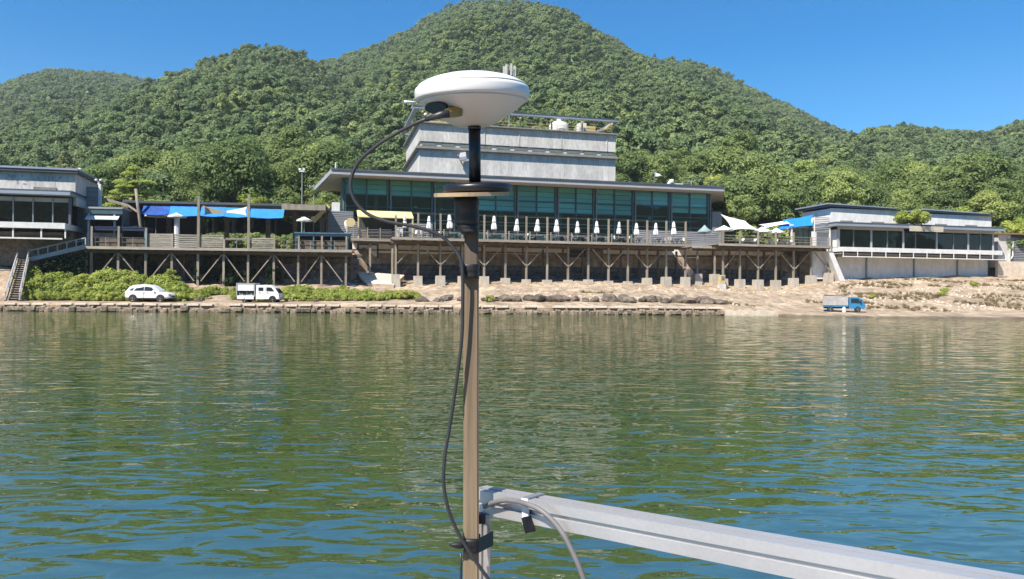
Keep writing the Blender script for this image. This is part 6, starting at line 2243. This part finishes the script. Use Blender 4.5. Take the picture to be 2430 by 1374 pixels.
def foreground():
    c = P3(1121, 240, DP)
    z0 = c.z
    z0 = EYE + .272
    ax, ay = c.x, DP
    z0 = EYE + .2805
    tilt = Matrix.Rotation(RAD(-1.8), 4, 'Y') @ Matrix.Rotation(RAD(5.5), 4, 'X')
    def around(mb, o=None):
        o = o or Vector((ax, ay, z0))
        mb.v = [tuple(tilt @ (Vector(p) - o) + o) for p in mb.v]
        return mb
    T = Thing(W, 'satellite_antenna', 'white domed survey antenna on a black stem atop the wooden pole', 'antenna', (ax, ay, z0 - .04))
    T.part('dome', around(MB().lathe([(.0005, .0345), (.014, .0342), (.028, .0333), (.044, .0311), (.058, .0273), (.069, .0229), (.0770, .0181), (.0800, .0145)], (ax, ay, z0), 64)), 'antenna_white', smooth=True)
    T.part('rim_band', around(MB().lathe([(.0799, .0143), (.0818, .0125), (.0825, .0095), (.0825, .004), (.0823, -.0005), (.0812, -.003), (.0785, -.0044)], (ax, ay, z0), 64)), 'antenna_white', smooth=True)
    T.part('lower_shell', around(MB().lathe([(.0784, -.0046), (.0745, -.0072), (.069, -.0118), (.060, -.0186), (.0505, -.0248), (.0415, -.0302), (.0335, -.0345), (.027, -.0375), (.0215, -.0393), (.0005, -.0396)], (ax, ay, z0), 64)), 'antenna_white', smooth=True)
    # recess and cable socket in the lower shell, left front
    d = Vector((-.80, -.60, 0)).normalized()
    r0 = d * .0615 + Vector((0, 0, -.0172))
    side = Vector((-d.y, d.x, 0))
    nrm = (d * .60 + Vector((0, 0, -.80))).normalized()
    upv = nrm.cross(side).normalized()
    n = 24
    ring = [r0 + nrm * .0012 + side * (.0255 * math.cos(2 * math.pi * k / n)) + upv * (.0112 * math.sin(2 * math.pi * k / n)) for k in range(n)]
    ring2 = [p - nrm * .012 for p in ring]
    o_ = Vector((ax, ay, z0))
    rec = MB().add([p + o_ for p in ring + ring2], [tuple(range(n))] + [(k, (k + 1) % n, n + (k + 1) % n, n + k) for k in range(n)])
    T.part('socket_recess', around(rec), 'black_plastic')
    so = P3(1082, 265, DP - .048)
    s1 = P3(1060, 269, DP - .056)
    T.part('cable_socket', MB().tube([tuple(so + (so - s1) * .4), tuple(so), tuple(s1)], [.0085, .0085, .007], 6), 'brass')
    # stem
    pt, pb = P3(1126, 296, DP), P3(1127, 436, DP)
    T.part('stem', MB().tube([tuple(pb), tuple(pt)], .0086, 24), 'black_plastic', smooth=True)
    T.part('stem_collar', MB().tube([tuple(P3(1126, 300, DP)), tuple(P3(1126, 308, DP))], .0094, 24), 'black_plastic', smooth=True)
    # mounting discs
    Q = Thing(W, 'mounting_plate', 'black round mounting plate on a thin wooden disc under the antenna', 'mounting plate', (pb.x, DP, pb.z - .02))
    q = P3(1133, 447, DP)
    Q.part('black_plate', around(MB().lathe([(.0005, .0075), (.035, .007), (.047, .0055), (.0495, .002), (.0495, -.004), (.047, -.006)], (q.x, DP, q.z), 48), Vector((q.x, DP, q.z))), 'black_plastic', smooth=True)
    q = P3(1116, 461, DP)
    tilt = Matrix.Rotation(RAD(-1.5), 4, 'Y') @ Matrix.Rotation(RAD(7.5), 4, 'X')
    ring = MB()
    n = 40
    rd = random.Random(5)
    pts = []
    for k in range(n):
        a = 2 * math.pi * k / n
        rr_ = .054 * (1 + .03 * math.sin(3 * a + 1) + .012 * math.sin(7 * a))
        pts.append((q.x + rr_ * math.cos(a), DP + rr_ * math.sin(a)))
    ring.slab(pts, q.z - .0030, q.z + .0024)
    Q.part('wooden_disc', around(ring, Vector((q.x, DP, q.z))), 'disc_wood')
    # pole
    K = Thing(W, 'wooden_pole', 'weathered square wooden pole rising through the middle of the picture', 'pole', (P3(1118, 1374, DP).x, DP, .6))
    a, b = P3(1119, 470, DP), P3(1118, 1374, DP)
    base = b + (b - a) * 1.2
    base = Vector((b.x, DP, .62))
    m = MB()
    w = .0105
    def pole_part(y0, y1, x0l, x0r, x1l, x1r, d0, th, name, matn, seg=1):
        p, q_ = P3(x0l, y0, d0), P3(x0r, y0, d0)
        r_, s_ = P3(x1l, y1, d0), P3(x1r, y1, d0)
        mb = MB().hexa([tuple(r_), tuple(s_), tuple(s_ + Vector((0, th, 0))), tuple(r_ + Vector((0, th, 0))), tuple(p), tuple(q_), tuple(q_ + Vector((0, th, 0))), tuple(p + Vector((0, th, 0)))])
        me = mb.mesh(name, matn, K.org)
        fix_normals(me)
        import bmesh
        bm = bmesh.new(); bm.from_mesh(me); bmesh.ops.bevel(bm, geom=list(bm.edges), offset=.0016, segments=2, affect='EDGES'); bm.to_mesh(me); bm.free()
        return put(name, me, K.e)
    pole_part(472, 640, 1102, 1134, 1102, 1134, DP - .006, .02, 'upper_batten', 'pole_wood_dark')
    pole_part(640, 2900, 1100, 1135, 1096, 1136, DP - .011, .021, 'lower_batten', 'pole_wood')
    # rounded front facing of the lower batten
    p, q_ = P3(1119, 662, DP - .0125), P3(1118, 1290, DP - .0125)
    # tape wraps
    X_ = Thing(W, 'tape_wrap', 'thick black tape wrap binding the plate stem to the pole top', 'tape', (P3(1105, 520, DP).x, DP, P3(1105, 560, DP).z))
    def wrap(Th, xl0, xr0, y0, xl1, xr1, y1, d0, th, name):
        n_ = 7
        vs, fs = [], []
        for i in range(n_):
            u = i / (n_ - 1)
            bul = .0012 * math.sin(i * 2.1)
            yy = y0 + (y1 - y0) * u
            l, r_ = P3(xl0 + (xl1 - xl0) * u, yy, d0), P3(xr0 + (xr1 - xr0) * u, yy, d0)
            l.x -= bul
            r_.x += bul * .6
            wd = (r_ - l)
            for (f, g_) in ((0.08, -.001), (.3, -.004), (.7, -.004), (.92, -.001), (1.0, .006), (1.0, th - .006), (.9, th), (.1, th), (0, th - .006), (0, .006)):
                vs.append(tuple(l + wd * f + Vector((0, g_ + bul, 0))))
        for i in range(n_ - 1):
            for k in range(10):
                fs.append((i * 10 + k, i * 10 + (k + 1) % 10, (i + 1) * 10 + (k + 1) % 10, (i + 1) * 10 + k))
        fs.append(tuple(range(10)))
        fs.append(tuple(range((n_ - 1) * 10, n_ * 10)))
        Th.part(name, MB().add(vs, fs), 'black_tape', smooth=True)
    wrap(X_, 1077, 1134, 468, 1080, 1134, 532, DP - .022, .044, 'wrap')
    wrap(X_, 1081, 1134.5, 530, 1092, 1134.5, 552, DP - .021, .042, 'wrap_tail')
    Y_ = Thing(W, 'tape_wrap', 'black tape band holding the cable to the pole at mid height', 'tape', (P3(1112, 640, DP).x, DP, P3(1112, 660, DP).z))
    wrap(Y_, 1089, 1135.5, 627, 1095, 1135.5, 660, DP - .018, .036, 'wrap')
    wrap(Y_, 1088, 1106, 630, 1092, 1104, 648, DP - .024, .012, 'cable_wrap')
    Z_ = Thing(W, 'tape_wrap', 'black tape band tying the pole to the aluminium upright', 'tape', (P3(1130, 1280, DP).x, DP, P3(1130, 1300, DP).z))
    wrap(Z_, 1098, 1138, 1281, 1099, 1138, 1312, DP - .016, .03, 'wrap')
    l0, l1 = P3(1136, 1278, DP - .012), P3(1136, 1312, DP - .012)
    r0_, r1 = P3(1168, 1261, 1.11), P3(1168, 1296, 1.11)
    Z_.part('wrap_side', MB().add([tuple(l0), tuple(r0_), tuple(r1), tuple(l1)] + [tuple(v + Vector((.0015, .004, 0))) for v in (l0, r0_, r1, l1)], [(0, 1, 2, 3), (7, 6, 5, 4), (0, 4, 5, 1), (1, 5, 6, 2), (2, 6, 7, 3), (3, 7, 4, 0)]), 'black_tape')
    Z_.part('loose_end', MB().tube([tuple(P3(1104, 1292, DP - .018)), tuple(P3(1088, 1294, DP - .022)), tuple(P3(1074, 1293, DP - .024)), tuple(P3(1067, 1291, DP - .024))], [.0055, .005, .003, .0012], 8), 'black_tape', smooth=True)
    # black antenna cable
    cab = [(1062, 270, -.06), (1040, 274, -.062), (1000, 287, -.06), (950, 311, -.05), (895, 345, -.04), (850, 386, -.03), (832, 432, -.03), (840, 472, -.03), (870, 506, -.03), (920, 526, -.03), (980, 537, -.028), (1040, 556, -.026),
           (1076, 588, -.026), (1094, 620, -.028), (1098, 660, -.028), (1098, 720, -.026), (1096, 800, -.024), (1084, 900, -.024), (1069, 1000, -.024), (1056, 1080, -.026), (1053, 1150, -.028), (1065, 1212, -.03), (1085, 1260, -.03),
           (1108, 1300, -.03), (1138, 1345, -.03), (1170, 1390, -.03), (1200, 1440, -.02)]
    pts = [P3(x, y, DP + d_) for x, y, d_ in cab]
    fine = []
    for i in range(len(pts) - 1):
        p0, p1, p2, p3 = pts[max(i - 1, 0)], pts[i], pts[i + 1], pts[min(i + 2, len(pts) - 1)]
        for k in range(5):
            t = k / 5
            fine.append(.5 * ((2 * p1) + (p2 - p0) * t + (2 * p0 - 5 * p1 + 4 * p2 - p3) * t * t + (3 * p1 - p0 - 3 * p2 + p3) * t ** 3))
    fine.append(pts[-1])
    C_ = Thing(W, 'antenna_cable', 'black coaxial cable looping from the antenna down the pole', 'cable', tuple(pts[-1]))
    C_.part('cable', MB().tube([tuple(p) for p in fine], .0025, 10), 'cable_black', smooth=True)
    C_.part('cable_boot', MB().tube([tuple(fine[0] + (fine[0] - fine[3]) * .3), tuple(fine[4]), tuple(fine[9])], [.0055, .005, .0032], 12), 'cable_black', smooth=True)
    # a second thin cord behind the pole foot
    pts = [P3(x, y, DP + .004) for x, y in ((1093, 1312), (1094, 1340), (1093, 1400), (1094, 1500))]
    solo(W, 'thin_cord', 'thin dark cord hanging behind the pole below the tape band', 'cord', MB().tube([tuple(p) for p in pts], .0018, 8), 'cable_black', tuple(pts[-1]), smooth=True)
    # aluminium rail: slotted extrusion
    A, B = P3(1142, 1184, 1.125), P3(1866, 1319, .80)
    dr = (B - A)
    C2 = A + dr * 2.2
    ax_ = dr.normalized()
    upv = Vector((0, 0, 1))
    rt = ax_.cross(upv).normalized()       # points towards the camera side
    upv = rt.cross(ax_).normalized()
    h, g_, lip = .0168, .0034, .0045
    prof = [(-h, -h), (-g_, -h), (-g_, -h + lip), (g_, -h + lip), (g_, -h), (h, -h), (h, -g_), (h - lip, -g_), (h - lip, g_), (h, g_), (h, h), (g_, h), (g_, h - lip), (-g_, h - lip), (-g_, h), (-h, h), (-h, g_), (-h + lip, g_), (-h + lip, -g_), (-h, -g_)]
    def extr(p, q, a_, b_):
        n = len(prof)
        vs = [tuple(p + a_ * u + b_ * v) for u, v in prof] + [tuple(q + a_ * u + b_ * v) for u, v in prof]
        return MB().add(vs, [tuple(range(n)), tuple(range(2 * n - 1, n - 1, -1))] + [(k, (k + 1) % n, n + (k + 1) % n, n + k) for k in range(n)])
    R_ = Thing(W, 'aluminium_rail', 'bright slotted aluminium rail running from the pole to the lower right', 'rail', tuple(A))
    R_.part('beam', extr(A, C2, rt, upv), 'aluminium')
    R_.part('end_cap', MB().bar(tuple(A - ax_ * .004), tuple(A - ax_ * .0005), .034, .034), 'fascia')
    u0, u1 = P3(1147, 1224, 1.135), P3(1147, 1224, 1.135)
    u1 = Vector((u0.x, u0.y, .62))
    U_ = Thing(W, 'aluminium_upright', 'aluminium upright post behind the wooden pole carrying the rail', 'upright', (u1.x, u1.y, .62))
    U_.part('post', extr(u1, Vector((u0.x, u0.y, u0.z)), Vector((.66, 0, 0)), Vector((0, .9, 0))), 'aluminium')
    U_.part('corner_bracket', MB().box(u0.x - .006, u0.x + .005, 1.088, 1.1, u0.z + .002, u0.z + .016), 'black_plastic')
    # grey cable over the rail with tie
    gp = [(1150, 1203, 1.085), (1170, 1193, 1.07), (1205, 1187, 1.05), (1250, 1196, 1.02), (1290, 1216, 1.0), (1330, 1258, .985), (1360, 1312, .975), (1385, 1374, .97), (1400, 1440, .97), (1405, 1520, .97)]
    pts = [P3(*q) for q in gp]
    fine = []
    for i in range(len(pts) - 1):
        p0, p1, p2, p3 = pts[max(i - 1, 0)], pts[i], pts[i + 1], pts[min(i + 2, len(pts) - 1)]
        for k in range(6):
            t = k / 6
            fine.append(.5 * ((2 * p1) + (p2 - p0) * t + (2 * p0 - 5 * p1 + 4 * p2 - p3) * t * t + (3 * p1 - p0 - 3 * p2 + p3) * t ** 3))
    fine.append(pts[-1])
    G_ = Thing(W, 'grey_cable', 'thick grey cable bent over the aluminium rail beside the pole', 'cable', tuple(pts[-1]))
    G_.part('cable', MB().tube([tuple(p) for p in fine], .0036, 12), 'cable_grey', smooth=True)
    k0 = A + dr * ((P3(1282, 1205, 1.06) - A).dot(dr) / dr.dot(dr))
    t_ = Thing(W, 'cable_tie', 'white cable tie with black clip on the aluminium rail', 'cable tie', tuple(k0))
    def band(c_, off, wd, matn, name, hh=.0182):
        a0, a1 = c_ + ax_ * (off - wd), c_ + ax_ * (off + wd)
        m = MB()
        m.bar(tuple(a0 + rt * (hh)), tuple(a1 + rt * (hh)), .003, hh * 2, up=tuple(upv))
        t_.part(name, m, matn)
        t_.part('shaded_tie_top', MB().bar(tuple(a0 + upv * (hh)), tuple(a1 + upv * (hh)), hh * 2, .002, up=tuple(upv)), 'steel_grey')  # top of the white tie coloured dark grey to paint in its shade
    band(k0, .0, .006, 'antenna_white', 'tie_band')
    t_.part('clip', MB().bar(tuple(k0 + rt * .021 - upv * .006 + ax_ * .004), tuple(k0 + rt * .023 - upv * .026 + ax_ * .012), .013, .008), 'black_plastic')
    # boat floor below the frame, which carries pole and upright
    bt = Thing(W, 'boat', 'small boat floor carrying the pole, below the picture', 'boat', (0, 0, .3))
    bt.part('floor', MB().box(-1.3, 1.6, -3.0, 1.5, .5, .6), 'boat_floor')
    bt.part('hull', MB().hexa([(-1.0, -2.8, -.2), (1.3, -2.8, -.2), (1.3, 1.2, -.2), (-1.0, 1.2, -.2), (-1.3, -3, .498), (1.6, -3, .498), (1.6, 1.5, .498), (-1.3, 1.5, .498)]), 'boat_floor')
foreground()

# ------------------------------------------------------------------ summer haze
def haze():
    m = bpy.data.materials.new('haze_air')
    m.use_nodes = True
    N, L = m.node_tree.nodes, m.node_tree.links
    N.clear()
    out = N.new('ShaderNodeOutputMaterial')
    v = N.new('ShaderNodeVolumePrincipled')
    v.inputs['Color'].default_value = (0.80, 0.88, 0.96, 1)
    v.inputs['Density'].default_value = HAZE_DENSITY
    v.inputs['Anisotropy'].default_value = 0.0
    L.new(v.outputs[0], out.inputs['Volume'])
    mb = MB().box(-1100, 1100, -170, 1180, -3.0, 340)
    me = mb.mesh('haze', m)
    tag(put('haze', me), 'thin pale summer haze over river and hills', 'haze', kind='stuff')
HAZE_DENSITY = 0.00017
haze()
